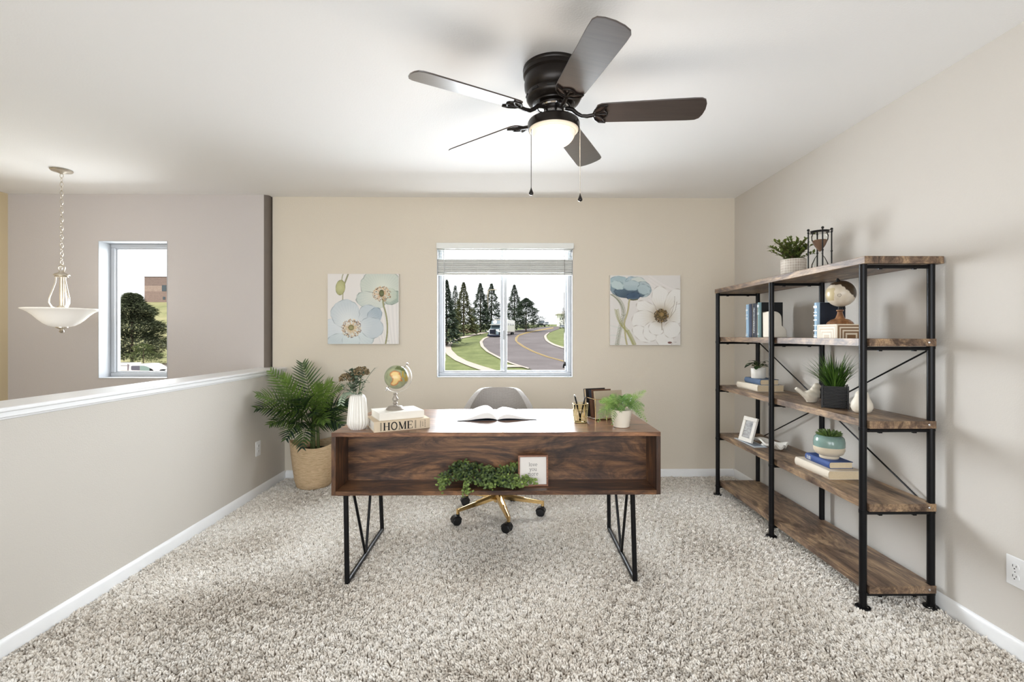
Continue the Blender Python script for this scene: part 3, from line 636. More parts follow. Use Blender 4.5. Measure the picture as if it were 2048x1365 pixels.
# ---------------------------------------------------------------- canvases: painted by the vertex on a fine grid
def smooth(x, a, b):
    t = np.clip((x-a)/(b-a), 0, 1); return t*t*(3-2*t)
class Canvas:
    def __init__(s, n, bgc):
        s.n = n; g = (np.arange(n)+0.5)/n; s.x, s.y = np.meshgrid(g, g); s.c = np.zeros((n, n, 3))+np.array(L(bgc)); s.r = np.random.default_rng(3)
    def wob(s, a, k, amp):
        r = np.random.default_rng(k); o = 0
        for f in (3, 5, 8, 13, 21): o = o+np.sin(a*f+r.uniform(0, 6))*amp/f**0.5
        return o
    def mix(s, m, col):
        col = np.array(L(col)) if not isinstance(col, np.ndarray) else col
        s.c = s.c*(1-m[..., None])+col*m[..., None]
    def petal(s, cx, cy, rx, ry, rot, c_in, c_out, c_edge, k=0, heart=None, al=0.95, edge=0.014, amp=0.032):
        dx, dy = s.x-cx, s.y-cy; ca, sa = math.cos(R(rot)), math.sin(R(rot)); px, py = (dx*ca+dy*sa)/rx, (-dx*sa+dy*ca)/ry
        a = np.arctan2(py, px); rr = np.hypot(px, py); d = rr-(1+s.wob(a, k, amp)); sc = min(rx, ry)
        m = 1-smooth(d*sc, -0.002, 0.003)
        hx, hy = heart if heart else (cx, cy); hd = np.hypot(s.x-hx, s.y-hy)/(max(rx, ry)*1.7); ha = np.arctan2(s.y-hy, s.x-hx)
        st = 0.5+0.5*np.sin(ha*46+k)*0.5+0.25*np.sin(ha*97+k*2)
        t = np.clip(hd+0.32*(st-0.5)+0.1*np.sin(s.x*17+k)*np.sin(s.y*13), 0, 1)[..., None]
        col = np.array(L(c_in))*(1-t)+np.array(L(c_out))*t
        e = (smooth(d*sc, -edge, -0.001)*m*0.75*(0.55+0.45*np.sin(a*7+k)))[..., None]
        col = col*(1-e)+np.array(L(c_edge))*e
        s.c = s.c*(1-(m*al)[..., None])+col*(m*al)[..., None]
    def stroke(s, pts, w, col, al=0.9, shade=None):
        best = np.full((s.n, s.n), 9.0)
        for (x0, y0), (x1, y1) in zip(pts[:-1], pts[1:]):
            vx, vy = x1-x0, y1-y0; t = np.clip(((s.x-x0)*vx+(s.y-y0)*vy)/(vx*vx+vy*vy+1e-9), 0, 1)
            best = np.minimum(best, np.hypot(s.x-x0-t*vx, s.y-y0-t*vy))
        if shade: s.mix((1-smooth(best, w*0.42, w*0.58))*al, shade)
        s.mix((1-smooth(best, w*0.28, w*0.5))*al, col)
    def stamens(s, cx, cy, r0, r1, n, cols, sy=1.0, k=0):
        r = np.random.default_rng(k)
        for i in range(n):
            a = r.uniform(0, 2*PI); q = r.uniform(r0, r1)
            s.stroke([(cx+r0*.6*math.cos(a), cy+r0*.6*sy*math.sin(a)), (cx+q*math.cos(a), cy+q*sy*math.sin(a))], 0.005, cols[1], 0.6)
        for i in range(n):
            a = r.uniform(0, 2*PI); q = lerp(r0, r1, r.uniform(0.35, 1)**0.7); x, y = cx+q*math.cos(a), cy+q*sy*math.sin(a)
            d = np.hypot(s.x-x, s.y-y); s.mix((1-smooth(d, 0.004, 0.008))*0.9, cols[r.integers(0, len(cols))])
def qb(pts, n=10):
    (x0, y0), (x1, y1), (x2, y2) = pts
    return [((1-t)**2*x0+2*t*(1-t)*x1+t*t*x2, (1-t)**2*y0+2*t*(1-t)*y1+t*t*y2) for t in [i/n for i in range(n+1)]]
def art_left(n):
    c = Canvas(n, (226, 222, 219))
    for i in range(14): c.stroke(qb([(0.5+0.04*i, 1.0), (0.6+.03*i, 0.5), (0.75+0.02*i, 0)]), 0.02, (236, 234, 232) if i % 2 else (208, 208, 208), 0.35)
    c.petal(0.07, 0.07, .2, .12, 10, (214, 222, 224), (190, 204, 212), (140, 160, 170), 11)
    gr = ((216, 220, 208), (182, 192, 184), (88, 102, 98))
    c.petal(0.76, 0.82, 0.30, 0.26, -10, *gr, k=1, heart=(0.76, 0.73))
    c.petal(0.60, 0.62, 0.21, 0.125, -14, (222, 222, 212), (190, 200, 194), (82, 98, 92), 2, heart=(0.76, 0.72))
    c.petal(0.92, 0.66, 0.13, 0.09, 30, (210, 216, 204), (158, 172, 160), (74, 88, 80), 3, heart=(0.76, 0.73))
    c.petal(0.86, 0.70, .12, .10, 0, (214, 216, 200), (190, 200, 186), (150, 160, 150), 21, heart=(0.76, 0.73), al=0.8)
    c.stroke([(0.785, 0.66), (0.78, 0.60), (0.79, 0.54)]+qb([(0.79, 0.54), (0.88, 0.28), (0.815, 0.0)]), 0.022, (160, 158, 118), 0.95, (112, 112, 78))
    c.stamens(0.765, 0.715, 0.04, 0.135, 150, [(60, 44, 36), (198, 160, 120), (226, 200, 160), (150, 112, 70)], 0.82, 1)
    c.petal(0.76, 0.725, 0.035, 0.05, 0, (110, 116, 74), (52, 60, 40), (30, 34, 26), 5)
    c.stroke(qb([(0.22, 1.0), (0.20, 0.96), (0.20, 0.9)]), 0.018, (158, 156, 124)); c.stroke(qb([(0.29, 1.0), (0.26, 0.92), (0.23, 0.84)]), 0.022, (150, 148, 116), .9, (116, 114, 84)); c.stroke([(0.215, 0.72), (0.21, 0.6)], 0.02, (164, 160, 128))
    c.petal(0.18, 0.805, 0.068, 0.11, -6, (190, 190, 138), (142, 140, 88), (92, 92, 56), 6, amp=0.005)
    bl = ((226, 229, 229), (194, 203, 208), (112, 128, 138))
    c.petal(0.08, 0.16, 0.22, 0.20, 0, (222, 226, 228), (204, 212, 218), (150, 164, 172), 12, heart=(.33, .24))
    c.petal(0.44, 0.10, 0.22, 0.16, -20, (220, 228, 230), (196, 206, 208), (120, 138, 142), 13, heart=(.33, .24))
    c.petal(0.57, 0.42, 0.15, 0.14, 20, *bl, k=7, heart=(.33, .24)); c.petal(0.66, 0.40, 0.13, .10, 60, (208, 214, 218), (166, 180, 190), (100, 116, 130), 8, heart=(.5, .3))
    c.petal(0.62, 0.235, 0.17, 0.15, -20, *bl, k=9, heart=(.33, .24))
    c.petal(0.25, 0.43, 0.205, 0.205, 20, *bl, k=10, heart=(.33, .26))
    c.petal(0.14, 0.06, .16, .09, 10, (216, 224, 226), (196, 206, 210), (124, 140, 146), 15, heart=(.33, .24))
    c.petal(0.33, 0.05, .12, .13, 90, (222, 230, 232), (204, 214, 216), (140, 154, 160), 16, heart=(.33, .24))
    c.stamens(0.335, 0.225, 0.05, 0.14, 230, [(58, 36, 36), (206, 180, 140), (232, 214, 180), (110, 70, 60), (150, 112, 80)], 0.95, 2)
    c.petal(0.33, 0.235, 0.04, 0.04, 0, (160, 152, 104), (96, 90, 54), (50, 46, 30), 5)
    c.stroke([(0.81, 0.045), (0.83, 0.05), (0.845, 0.042), (0.865, 0.046)], 0.004, (90, 90, 80))
    return c
def art_right(n):
    c = Canvas(n, (222, 218, 214))
    for i in range(9): c.stroke(qb([(0.55, 1-0.05*i), (0.75, 0.85-0.05*i), (1.0, 0.75-.06*i)]), 0.03, (232, 226, 224), 0.5)
    for i in range(6): c.stroke(qb([(0.0, 0.35-0.07*i), (0.15, 0.3-0.05*i), (0.32, 0.2-.05*i)]), 0.025, (206, 210, 204) if i % 2 else (222, 222, 216), 0.5)
    c.petal(0.14, 0.88, 0.16, 0.11, -10, (200, 214, 216), (160, 182, 188), (110, 134, 144), 3, heart=(.28, .7))
    c.petal(0.30, 0.84, 0.10, 0.15, 0, (120, 146, 162), (172, 190, 198), (90, 114, 130), 4, heart=(.28, .68)); c.petal(0.40, 0.88, .12, .10, -20, (140, 164, 176), (206, 212, 206), (110, 134, 146), 5, heart=(.28, .68))
    c.petal(0.46, 0.80, 0.13, 0.115, -8, (104, 126, 138), (174, 188, 192), (54, 72, 88), 6, heart=(.28, .68)); c.petal(0.13, 0.80, 0.145, 0.105, -28, (66, 84, 100), (126, 146, 156), (48, 62, 84), 7, heart=(.30, .66))
    c.petal(0.29, 0.765, 0.24, 0.095, 0, (56, 72, 88), (104, 124, 138), (38, 50, 64), 8, heart=(.3, .64)); c.petal(0.33, 0.70, .10, .06, 5, (62, 82, 104), (84, 106, 128), (34, 46, 64), 9); c.petal(.30, .855, .13, .075, 0, (130, 152, 164), (178, 194, 198), (96, 118, 130), 31, heart=(.29, .66)); c.petal(.48, .80, .10, .075, -20, (110, 134, 146), (176, 192, 196), (50, 66, 80), 32, heart=(.29, .66)); c.petal(.10, .86, .10, .06, -20, (150, 172, 178), (190, 206, 206), (110, 134, 144), 33, heart=(.29, .66))
    c.stroke([(0.27, 0.655), (0.33, 0.645), (0.39, 0.655)], 0.018, (104, 98, 56)); c.stroke([(0.275, 0.65)]+qb([(0.265, 0.60), (0.26, 0.48), (0.21, 0.36)])+[(0.20, 0.3), (0.22, 0.1), (0.24, 0)], 0.024, (186, 178, 138), .95, (150, 142, 104))
    for pts, col in ((qb([(0.02, 0.72), (0.2, 0.62), (0.19, 0.42)])+qb([(0.19, 0.42), (0.13, 0.2), (0.1, 0)]), (122, 126, 96)), (qb([(0.09, 0.5), (0.12, 0.3), (0.24, 0.2)])+qb([(0.24, 0.2), (0.3, 0.1), (0.34, 0.0)]), (154, 152, 92))):
        c.stroke(pts, 0.006, col)
        for i, (x, y) in enumerate(pts):
            for sgn in (-1, 1):
                for q in (0, .5):
                    x2, y2 = (x, y) if q == 0 or i+1 >= len(pts) else (lerp(x, pts[i+1][0], .5), lerp(y, pts[i+1][1], .5))
                    c.stroke([(x2, y2), (x2+sgn*0.028, y2+0.014)], 0.012, col, .8)
    wh = ((214, 206, 190), (232, 230, 226), (150, 134, 118))
    for a in ((0.72, 0.68, .13, .17, 10, 1), (0.92, 0.62, .14, .20, -20, 2), (0.52, 0.52, .17, .10, -30, 3), (0.50, 0.33, .20, .17, -20, 4), (0.46, 0.16, .17, .10, -35, 14), (0.97, 0.45, .13, .16, -40, 5), (0.60, 0.2, .15, .13, 60, 6), (0.78, 0.10, .13, .14, 0, 7), (0.66, 0.24, .12, .10, -10, 12), (0.88, 0.22, .13, .12, 30, 8)):
        c.petal(*a[:5], *wh, k=a[5], heart=(.73, .42), amp=0.015)
    c.stroke([(.92, .7), (.915, .6), (.86, .4)], 0.006, (130, 114, 90)); c.stroke([(.95, .62), (.93, .5), (.84, .38)], 0.006, (120, 104, 84)); c.stroke([(.73, .36), (.735, .28), (.74, .22)], 0.02, (120, 100, 60), .6)
    d = np.hypot(c.x-.73, c.y-.43); c.mix((1-smooth(d, 0.06, 0.2))*0.55, (140, 118, 76))
    c.stamens(0.73, 0.42, 0.03, 0.105, 260, [(52, 42, 26), (92, 74, 44), (172, 138, 84), (40, 32, 22)], 0.95, 4)
    c.petal(0.73, 0.435, 0.075, 0.07, 0, (110, 92, 50), (60, 50, 32), (30, 26, 20), 9, al=.8); c.stamens(0.73, 0.44, 0.01, 0.07, 70, [(44, 38, 22), (150, 122, 76), (80, 66, 40)], 0.9, 6)
    c.petal(0.85, 0.035, .03, .015, 0, (110, 60, 50), (130, 80, 70), (90, 50, 40), 3); c.stroke([(.9, .045), (.95, .04)], .004, (90, 80, 80))
    return c
ARTM = attr_mat('canvas_paint', 0.8, bmp=0.15)
def canvas(label, u0, u1, v0, v1, art, n=250):
    y = YB-0.036; a = P(u0, v1, y=y); b_ = P(u1, v0, y=y); w, h = b_.x-a.x, b_.z-a.z
    o = thing('canvas_print', label, 'wall art', ((a.x+b_.x)/2, YB, a.z))
    MB().b2(-w/2, w/2, -0.0355, -0.001, 0, h).build('stretched_canvas', mat('canvas_side', (222, 218, 212), 0.8, var=0.02), o, bevel=0.002)
    c = art(n); m = MB(); g = n
    xs = (np.arange(n)+0.5)/n; X, Y = np.meshgrid(xs, xs)
    vs = np.stack([-w/2+0.0015+X*(w-0.003), np.full_like(X, -0.0362), 0.0015+Y*(h-0.003)], -1).reshape(-1, 3)
    idx = np.arange(n*n).reshape(n, n); fs = np.stack([idx[:-1, :-1], idx[:-1, 1:], idx[1:, 1:], idx[1:, :-1]], -1).reshape(-1, 4)
    me = bpy.data.meshes.new('painting'); me.from_pydata(vs.tolist(), [], fs.tolist()); me.materials.append(ARTM)
    at = me.attributes.new('Col', 'FLOAT_COLOR', 'POINT'); at.data.foreach_set('color', np.concatenate([np.clip(c.c, 0, 1).reshape(-1, 3), np.ones((n*n, 1))], 1).astype('f').ravel())
    q = bpy.data.objects.new('painting', me); COL.objects.link(q); q.parent = o
canvas('square canvas print of pale blue and green poppies left of the far window', 655, 797.5, 548, 689, art_left)
canvas('square canvas print of a white flower and dark blue poppy right of far window', 1220, 1361, 551, 691, art_right)

# ---------------------------------------------------------------- books
def book(name, label, loc, rz, Ln, Wd, Tk, cover, pages=PAGES, rot=None, group=None, rounded=True, hc=0.0025, flip=False):
    """lies flat: spine along local x at y=0, fore-edge at y=Wd"""
    o = thing(name, label, 'book', loc, rz, group, rot)
    b = MB(); b.b2(0, Ln, 0.004, Wd, 0, hc); b.b2(0, Ln, 0.004, Wd, Tk-hc, Tk)
    if rounded:
        pf = [(0.008, 0)]+[(0.008-0.011*math.sin(PI*i/8), Tk/2-Tk/2*math.cos(PI*i/8)) for i in range(1, 8)]+[(0.008, Tk), (0.008, Tk-hc)]+[(0.008-0.008*math.sin(PI*i/8), Tk/2+(Tk/2-hc)*math.cos(PI*i/8)) for i in range(1, 8)]+[(0.008, hc)]
        b.prism(pf, 0, Ln, f=lambda p: Vector((p.z, p.x, p.y)))
    else: b.b2(0, Ln, 0, 0.0045, 0, Tk)
    pb = MB().b2(0.003, Ln-0.003, 0.003, Wd-0.004, hc, Tk-hc)
    if flip:
        for q in (b, pb): q.v = [(p[0], Wd-p[1], p[2]) for p in q.v]; q.f = [f_[::-1] for f_ in q.f]
    b.build('cover', cover, o, bevel=0.0006, bseg=1); pb.build('page_block', pages, o)
    return o
def glyphs(txt, h, w, f, thick, mb, gap=0.18):
    """serif capitals and typewriter lower case drawn as strokes"""
    x = 0
    G = {'H': (0.82, [([(.14, 0), (.14, 1)], 1.3), ([(.68, 0), (.68, 1)], 1.3), ([(.14, .5), (.68, .5)], .4), ([(0, 0.02), (.28, 0.02)], .4), ([(0, .98), (.28, .98)], .4), ([(.54, 0.02), (.82, 0.02)], .4), ([(.54, .98), (.82, .98)], .4)]),
         'O': (0.82, [([(.41+.33*math.cos(R(a)), .5+.49*math.sin(R(a))) for a in range(90, 271, 15)], 1.0), ([(.41+.33*math.cos(R(a)), .5+.49*math.sin(R(a))) for a in range(-90, 91, 15)], 1.0)]),
         'M': (1.0, [([(.14, 0), (.14, 1)], .45), ([(.14, 1), (.5, 0.02)], 1.3), ([(.5, 0.02), (.84, 1)], .45), ([(.86, 0), (.86, 1)], 1.3), ([(0, .02), (.28, .02)], .4), ([(.72, .02), (1.0, .02)], .4), ([(0, .98), (.18, .98)], .4), ([(.82, .98), (1, .98)], .4)]),
         'E': (0.7, [([(.14, 0), (.14, 1)], 1.3), ([(0, .98), (.64, .98)], .45), ([(0, .02), (.66, .02)], .45), ([(.14, .5), (.5, .5)], .4), ([(.64, 1), (.64, .76)], .45), ([(.66, 0), (.66, .26)], .45), ([(.5, .38), (.5, .62)], .4)]),
         'l': (0.34, [([(.17, 0), (.17, 1.5)], 1), ([(0, 1.5), (.17, 1.5)], .8), ([(0, 0.03), (.34, 0.03)], .8)]),
         'o': (0.8, [([(.4+.36*math.cos(R(a)), .5+.47*math.sin(R(a))) for a in range(0, 361, 20)], 1)]),
         'v': (0.8, [([(.1, 1), (.4, 0)], 1), ([(.4, 0), (.7, 1)], 1), ([(0, .98), (.24, .98)], .8), ([(.56, .98), (.8, .98)], .8)]),
         'e': (0.76, [([(.04, .52), (.7, .52)], .8), ([(.38+.34*math.cos(R(a)), .5+.47*math.sin(R(a))) for a in range(3, 321, 20)], 1)]),
         'y': (0.8, [([(.1, 1), (.42, 0.08)], 1), ([(.7, 1), (.32, -.35), (.2, -.48), (.04, -.42)], 1), ([(0, .98), (.24, .98)], .8), ([(.56, .98), (.8, .98)], .8)]),
         'u': (0.86, [([(.14, .98), (.14, .3), (.22, .08), (.4, .02), (.56, .1), (.66, .28)], 1), ([(.66, 1), (.66, 0.03), (.84, .03)], 1), ([(0, .98), (.14, .98)], .8), ([(.52, .98), (.66, .98)], .8)]),
         'm': (1.16, [([(.14, 0), (.14, .98)], 1), ([(.14, .7), (.26, .94), (.44, .96), (.56, .8), (.57, 0)], 1), ([(.57, .7), (.68, .94), (.86, .96), (.98, .8), (1.0, 0)], 1), ([(0, .98), (.14, .98)], .8), ([(0, .03), (.28, .03)], .8), ([(.46, .03), (.68, .03)], .8), ([(.9, .03), (1.14, .03)], .8)]),
         'r': (0.66, [([(.14, 0), (.14, .98)], 1), ([(.14, .6), (.28, .9), (.46, .98), (.62, .9)], 1), ([(0, .98), (.14, .98)], .8), ([(0, .03), (.34, .03)], .8)])}
    tot = sum(G[c][0] for c in txt)+gap*(len(txt)-1)
    for c in txt:
        gw, st = G[c]
        for pts, k in st: mb.ribbon([((x+px-tot/2)*w, py*h) for px, py in pts], thick*k, f)
        x += gw+gap
    return tot*w
# desk books
hb = book('hardcover_book', 'beige hardcover book with HOME lettered on its spine, under the white book', (-0.679, 2.371, DZ), R(26), 0.282, 0.20, 0.0515, mat('tan_cloth', (210, 193, 168), .8, var=.04, bmp=.3, bscale=900), PAGEW, rounded=False, hc=0.003)
lt = MB(); f = lambda a, b_: Vector((0.1185+a, -0.0004, 0.0065+b_))
glyphs('HOME', 0.038, 0.0405, f, 0.0056, lt, gap=0.10)
lt.build('spine_title', INK, hb)
lt = MB()
for x in (0.030, 0.0345, 0.203, 0.2075): lt.add([(x, -.0004, .005), (x+.002, -.0004, .005), (x+.002, -.0004, .0465), (x, -.0004, .0465)], [(0, 1, 2, 3)])
for j, x in enumerate((0.230, 0.242, 0.254)):
    z = 0.008+0.004*(j % 2); r_ = random.Random(j)
    while z < 0.043-0.005*(j == 1): dz = r_.uniform(.002, .004); lt.add([(x, -.0004, z), (x+r_.uniform(.003, .0055), -.0004, z), (x+r_.uniform(.003, .0055), -.0004, z+dz*.6), (x, -.0004, z+dz*.6)], [(0, 1, 2, 3)]); z += dz+.0008
lt.build('spine_lines', INK, hb)
book('hardcover_book', 'plain white hardcover book lying on the HOME book, under the desk globe', (-0.662, 2.405, DZ+0.0517), R(29), 0.232, 0.184, 0.037, mat('white_cloth', (234, 230, 222), 0.75, var=0.03, bmp=.2, bscale=900), PAGEW, rounded=False)

# open book
ob = thing('open_book', 'open black-covered book with blank white pages lying mid-desk', 'book', (-0.083, 2.70, DZ), R(5))
def pageprof(side, hmax, n=14):
    # x outwards from gutter, z
    o = []
    for i in range(n+1):
        t = i/n; x = 0.218*t*side
        z = 0.004+hmax*(math.sin(PI*min(1, t*1.9+0.06)/1.0)**0.8 if t < 0.26 else (1-smooth(np.array(t), 0.12, 1.02))*1.06+0.02)
        o.append((x, max(0.0035, float(z))))
    return o
for side, hm in ((-1, 0.042), (1, 0.030)):
    o = []
    for i in range(21):
        t = i/20; z = hm*(math.sin(min(t/0.26, 1)*PI/2)**0.7)*(1 if t < .26 else (0.5+0.5*math.cos(PI*((t-.26)/.74)**0.85))); o.append((0.22*t*side, 0.004+z))
    vs = [(x, 0.0, z) for x, z in o]+[(x, 0.285, z) for x, z in o]+[(x, 0.0, 0.0035+0.25*(z-0.004)*(1 if abs(x) < .12 else max(0, (0.2-abs(x))/.08))) for x, z in o]+[(x, 0.285, 0.0035) for x, z in o]
    n = 21; fs = [(i, i+1, n+i+1, n+i) for i in range(20)]+[(i, 2*n+i, 2*n+i+1, i+1) for i in range(20)]+[(n+i, n+i+1, 3*n+i+1, 3*n+i) for i in range(20)]+[(20, 2*n+20, 3*n+20, n+20)]
    MB().add(vs, fs).build('pages', mat('open_pages', (240, 240, 238), 0.8, var=0.01), ob, smooth=50)
    cv = [(0.226*t/10*side, 0.0012 + (0.010*max(0, 1-t/4))*0) for t in range(11)]
    MB().b2(min(0, .226*side), max(0, .226*side), -0.003, 0.288, 0.0, 0.003).build('cover', mat('slate_cover', (44, 50, 60), 0.5, var=.05), ob)
rb = MB().ribbon([(0.05, 0.288), (0.046, 0.2), (0.055, 0.1), (0.05, 0.0)], 0.004, lambda a, b_: Vector((a, b_, 0.036))); rb.build('ribbon_marker', mat('grey_ribbon', (150, 150, 152), .7), ob)

# ---------------------------------------------------------------- plants
GRN = leafmat('green_leaf', (34, 58, 30), (106, 138, 66)); DKG = leafmat('dark_leaf', (24, 46, 32), (62, 88, 52), 0.35); BRT = leafmat('bright_leaf', (66, 110, 52), (160, 188, 104))
PALM = leafmat('palm_leaf', (24, 46, 32), (116, 146, 60), 0.4); SAGE = leafmat('sage_leaf', (74, 92, 74), (150, 164, 140), 0.6); EUC = leafmat('garland_leaf', (26, 46, 34), (150, 174, 92), 0.5)
STEM = mat('green_stem', (84, 96, 50), 0.6); BSTEM = mat('brown_stem', (84, 62, 44), 0.7)
def curve(p0, p1, p2, n): return [p0*(1-t)**2+p1*2*t*(1-t)+p2*t*t for t in [i/n for i in range(n+1)]]
def frond(p0, tip, lift, nl, ll, lw, root, name='frond', m=PALM, shade=0.4, droop=0.25, start=0.22, rr=0.004, vee=0.35, tang=None):
    UP = Vector((0, -.75, .66)) if m is PALM or m is BRT else Vector((0, 0, 1))
    ph = (p0+tip)/2+Vector((0, 0, lift)); c = curve(p0, ph, tip, 30); mb = MB()
    mb.tube(c[::2], [lerp(rr, rr*0.3, i/15) for i in range(16)], 6, col=shade*0.6+.2)
    for i in range(nl):
        t = start+(1-start)*(i+0.5)/nl; k = t*30; a = int(min(29, k)); p = c[a].lerp(c[a+1], k-a); d = (c[a+1]-c[a]).normalized()
        up = UP; sd = d.cross(up); sd = sd.normalized() if sd.length > .05 else Vector((1, 0, 0)); nn = sd.cross(d).normalized()
        env = (0.55+0.45*math.sin(PI*min(1, (t-start)/(1-start)*0.9+0.25)))*(1 if t < .8 else lerp(1, .6, (t-.8)/.2))
        for s_ in (-1, 1):
            fw = lerp(0.35, 1.3, (t-start)/(1-start)); dr = (sd*s_+d*fw+nn*vee*random.uniform(.6, 1.2)).normalized()
            mb.leaf(p, dr, nn, ll*env*random.uniform(.88, 1.08), lw*random.uniform(.85, 1.1), bend=droop*random.uniform(.5, 1.5), seg=5, fold=0.25, shape=lambda q: (1-q)**0.6*min(1, q*6+.25), col=min(1, max(0, shade+random.uniform(-.22, .22))))
    return mb.build(name, m, root, smooth=60)
BK = thing('potted_palm', 'tall green artificial palm in a woven seagrass basket by the half wall', 'potted plant', (-1.63, 3.97, 0))
O = BK.location
m, t, b_ = nt('seagrass'); v = coords(t, (14, 14, 1)); v2 = coords(t, (26, 26, 320)); n1 = noise(t, 1.0, 4, .6, v2, 0.4)
link(t, ramp(t, n1, [(0.25, L((146, 112, 76))), (0.42, L((208, 178, 138))), (0.7, L((236, 212, 176)))]), b_.inputs['Base Color']); b_.inputs['Roughness'].default_value = 0.85; bump(t, b_, n1, 1.0, 0.006); SEAG = m
n = 64; vs = []; prof = [(0.118, 0.0), (0.132, 0.012), (0.146, 0.06), (0.160, 0.16), (0.172, 0.27), (0.180, 0.375), (0.174, 0.375), (0.166, 0.27), (0.15, 0.14)]
for r_, z in prof:
    for k in range(n):
        a = 2*PI*k/n; q = z/0.375; zz_ = z+q*0.022*math.cos(2*(a-0.4))-q*q*.012; rr_ = r_*(1+0.045*q*math.cos(2*a+.3)+0.012*math.sin(5*a)*q); vs.append((rr_*math.cos(a), rr_*math.sin(a), zz_))
fs = [(i*n+k, i*n+(k+1) % n, (i+1)*n+(k+1) % n, (i+1)*n+k) for i in range(len(prof)-1) for k in range(n)]+[tuple(range(n))[::-1]]
MB().add(vs, fs).build('basket', SEAG, BK, smooth=60)
MB().lathe([(0.0, 0.30), (0.164, 0.29), (0.164, 0.285), (0, 0.28)], 32).build('moss', SOIL, BK)
for sx in (-1, 1):
    MB().tube([Vector((sx*0.158*math.cos(R(a_)), sx*-.158*math.sin(R(a_)), .18+.15*q)) for a_, q in ((60, 0), (58, 1))], 0.004, 6).build('handle_loop', mat('raffia_dark', (120, 88, 54), .9), BK)
def lp(u, v, y): return P(u, v, y=y)-O
stems = [Vector((0.0, 0.0, 0.28)), Vector((0.03, 0.02, 0.28)), Vector((-0.03, 0.03, 0.28)), Vector((-0.01, -0.03, .28))]
for s_ in stems[:3]: MB().tube([s_, s_*0.6+Vector((0.0, 0.01, 0.45)), s_*.3+Vector((-.02, .01, .60))], [.014, .011, .008], 8).build('stem', STEM, BK)
FR = [ # tip u, v, y, lift, leaflet len, shade, start
 (605, 727, 3.98, 0.05, .165, .30, .30), (540, 742, 3.85, .07, .13, .75, .3), (564, 752, 3.80, .05, .12, .85, .35), (514, 790, 3.60, .10, .13, .6, .35), (513, 818, 3.62, .10, .15, .25, .30),
 (540, 850, 3.66, .13, .13, .40, .3), (604, 898, 3.58, .20, .15, .12, .25), (572, 880, 3.62, .17, .13, .2, .3), (664, 764, 3.86, .09, .13, .9, .3), (684, 776, 3.78, .12, .11, .65, .35),
 (694, 806, 4.0, .10, .15, .1, .3), (682, 852, 3.92, .15, .15, .15, .25), (652, 846, 3.68, .14, .12, .55, .35), (560, 805, 3.6, .13, .14, .2, .3), (590, 800, 3.62, .1, .13, .15, .35), (640, 770, 3.9, .08, .12, .8, .4), (628, 830, 3.7, .15, .14, .1, .3), (660, 815, 4.02, .1, .14, .08, .3)]
for i, (u, v_, y, lift, ll, sh, st) in enumerate(FR):
    tip = lp(u, v_, y); p0 = Vector((-.02, .0, .44+0.015*(i % 5)))
    if tip.x+O.x < XL+0.03: tip.x = XL+0.03-O.x
    if (u, v_) == (605, 727): p0 = Vector((0.01, .03, .5))
    frond(p0, tip, lift, 15, ll*1.08, .0195, BK, shade=sh*.85, start=st*.8, rr=.0045, droop=.28)

def lathepot(nm, m, root, prof, n=40, **k): return MB().lathe(prof, n).build(nm, m, root, smooth=50, **k)
def potprof(r0, r1, h, t=0.005): return [(0, 0), (r0*.96, 0), (r0, .003), (r1, h-.002), (r1-t*.3, h), (r1-t, h-.003), (r0-t, .012), (0, .012)]
# vase with dried flowers
vp = Vector((-0.791, 2.470, DZ)); vs_ = thing('ribbed_vase', 'white ribbed ceramic vase at the left end of the desk', 'vase', vp)
fl = lambda a, z: 1+0.035*abs(math.cos(a*9))-0.02
MB().lathe([(0, 0), (.034, 0), (.043, .010), (.0515, .030), (.050, .05), (.0405, .155), (.034, .172), (.026, .178), (.022, .179), (.020, .176), (.030, .165), (.044, .04), (0, .01)], 108, flute=lambda a, z: 1+0.11*(abs(math.sin(a*9))-.6)*(1 if z < .172 else .3)).build('vessel', WHITECER, vs_, smooth=28)
fp = thing('flower_bouquet', 'dried brown flower heads with sage leaves standing in the white ribbed vase', 'flowers', vp+Vector((0, 0, .10)))
def head(c, r, seed):
    rnd = random.Random(seed); mb = MB()
    for i in range(230):
        a = rnd.uniform(0, 2*PI); z = rnd.uniform(-.35, 1); q = math.sqrt(max(0, 1-z*z)); p = Vector((q*math.cos(a), q*math.sin(a), z*.78))*r*rnd.uniform(.82, 1.03)
        mb.sphere(c+p, r*rnd.uniform(.07, .12), 6, col=rnd.random())
    mb.build('flower_head', leafmat('dried_flower_%d' % seed, (96, 82, 60), (166, 146, 110), .85), fp, smooth=180)
hs = [Vector((-.052, -.01, .158)), Vector((.022, -.01, .190)), Vector((-.03, .03, .17))]
for i, c in enumerate(hs): head(c, (.037, .039, .028)[i], i+1); MB().tube([Vector((c.x*.1, 0, .0)), Vector((c.x*.25, 0, .08)), c-Vector((0, 0, .02))], .0022, 6).build('stem', STEM, fp)
mb = MB()
for i in range(190):
    a = random.uniform(0, 2*PI); base = Vector((random.gauss(-.012, .024), random.gauss(-.01, .014), random.uniform(.09, .205))); d = Vector((math.cos(a), math.sin(a), random.uniform(-.2, 1.2)))
    mb.leaf(base, d, Vector((0, 0, 1)), random.uniform(.026, .042), random.uniform(.010, .016), bend=.3, seg=3)
mb.build('leaves', SAGE, fp, smooth=60)
mb = MB(); tipb = Vector((.095, -.02, .215)); c = curve(Vector((.005, 0, .07)), Vector((.035, -.01, .15)), tipb, 8); mb.tube(c, .0013, 5, col=.5)
for i in range(10): mb.leaf(tipb+Vector((-.004*i, 0, -.004*i)), Vector((1, 0, random.uniform(.3, .8))), Vector((0, 0, 1)), .024, .004, seg=2)
c = curve(Vector((-.005, 0, .075)), Vector((-.07, -.02, .12)), Vector((-.075, -.03, .035)), 12); mb.tube(c, .0013, 5, col=.5)
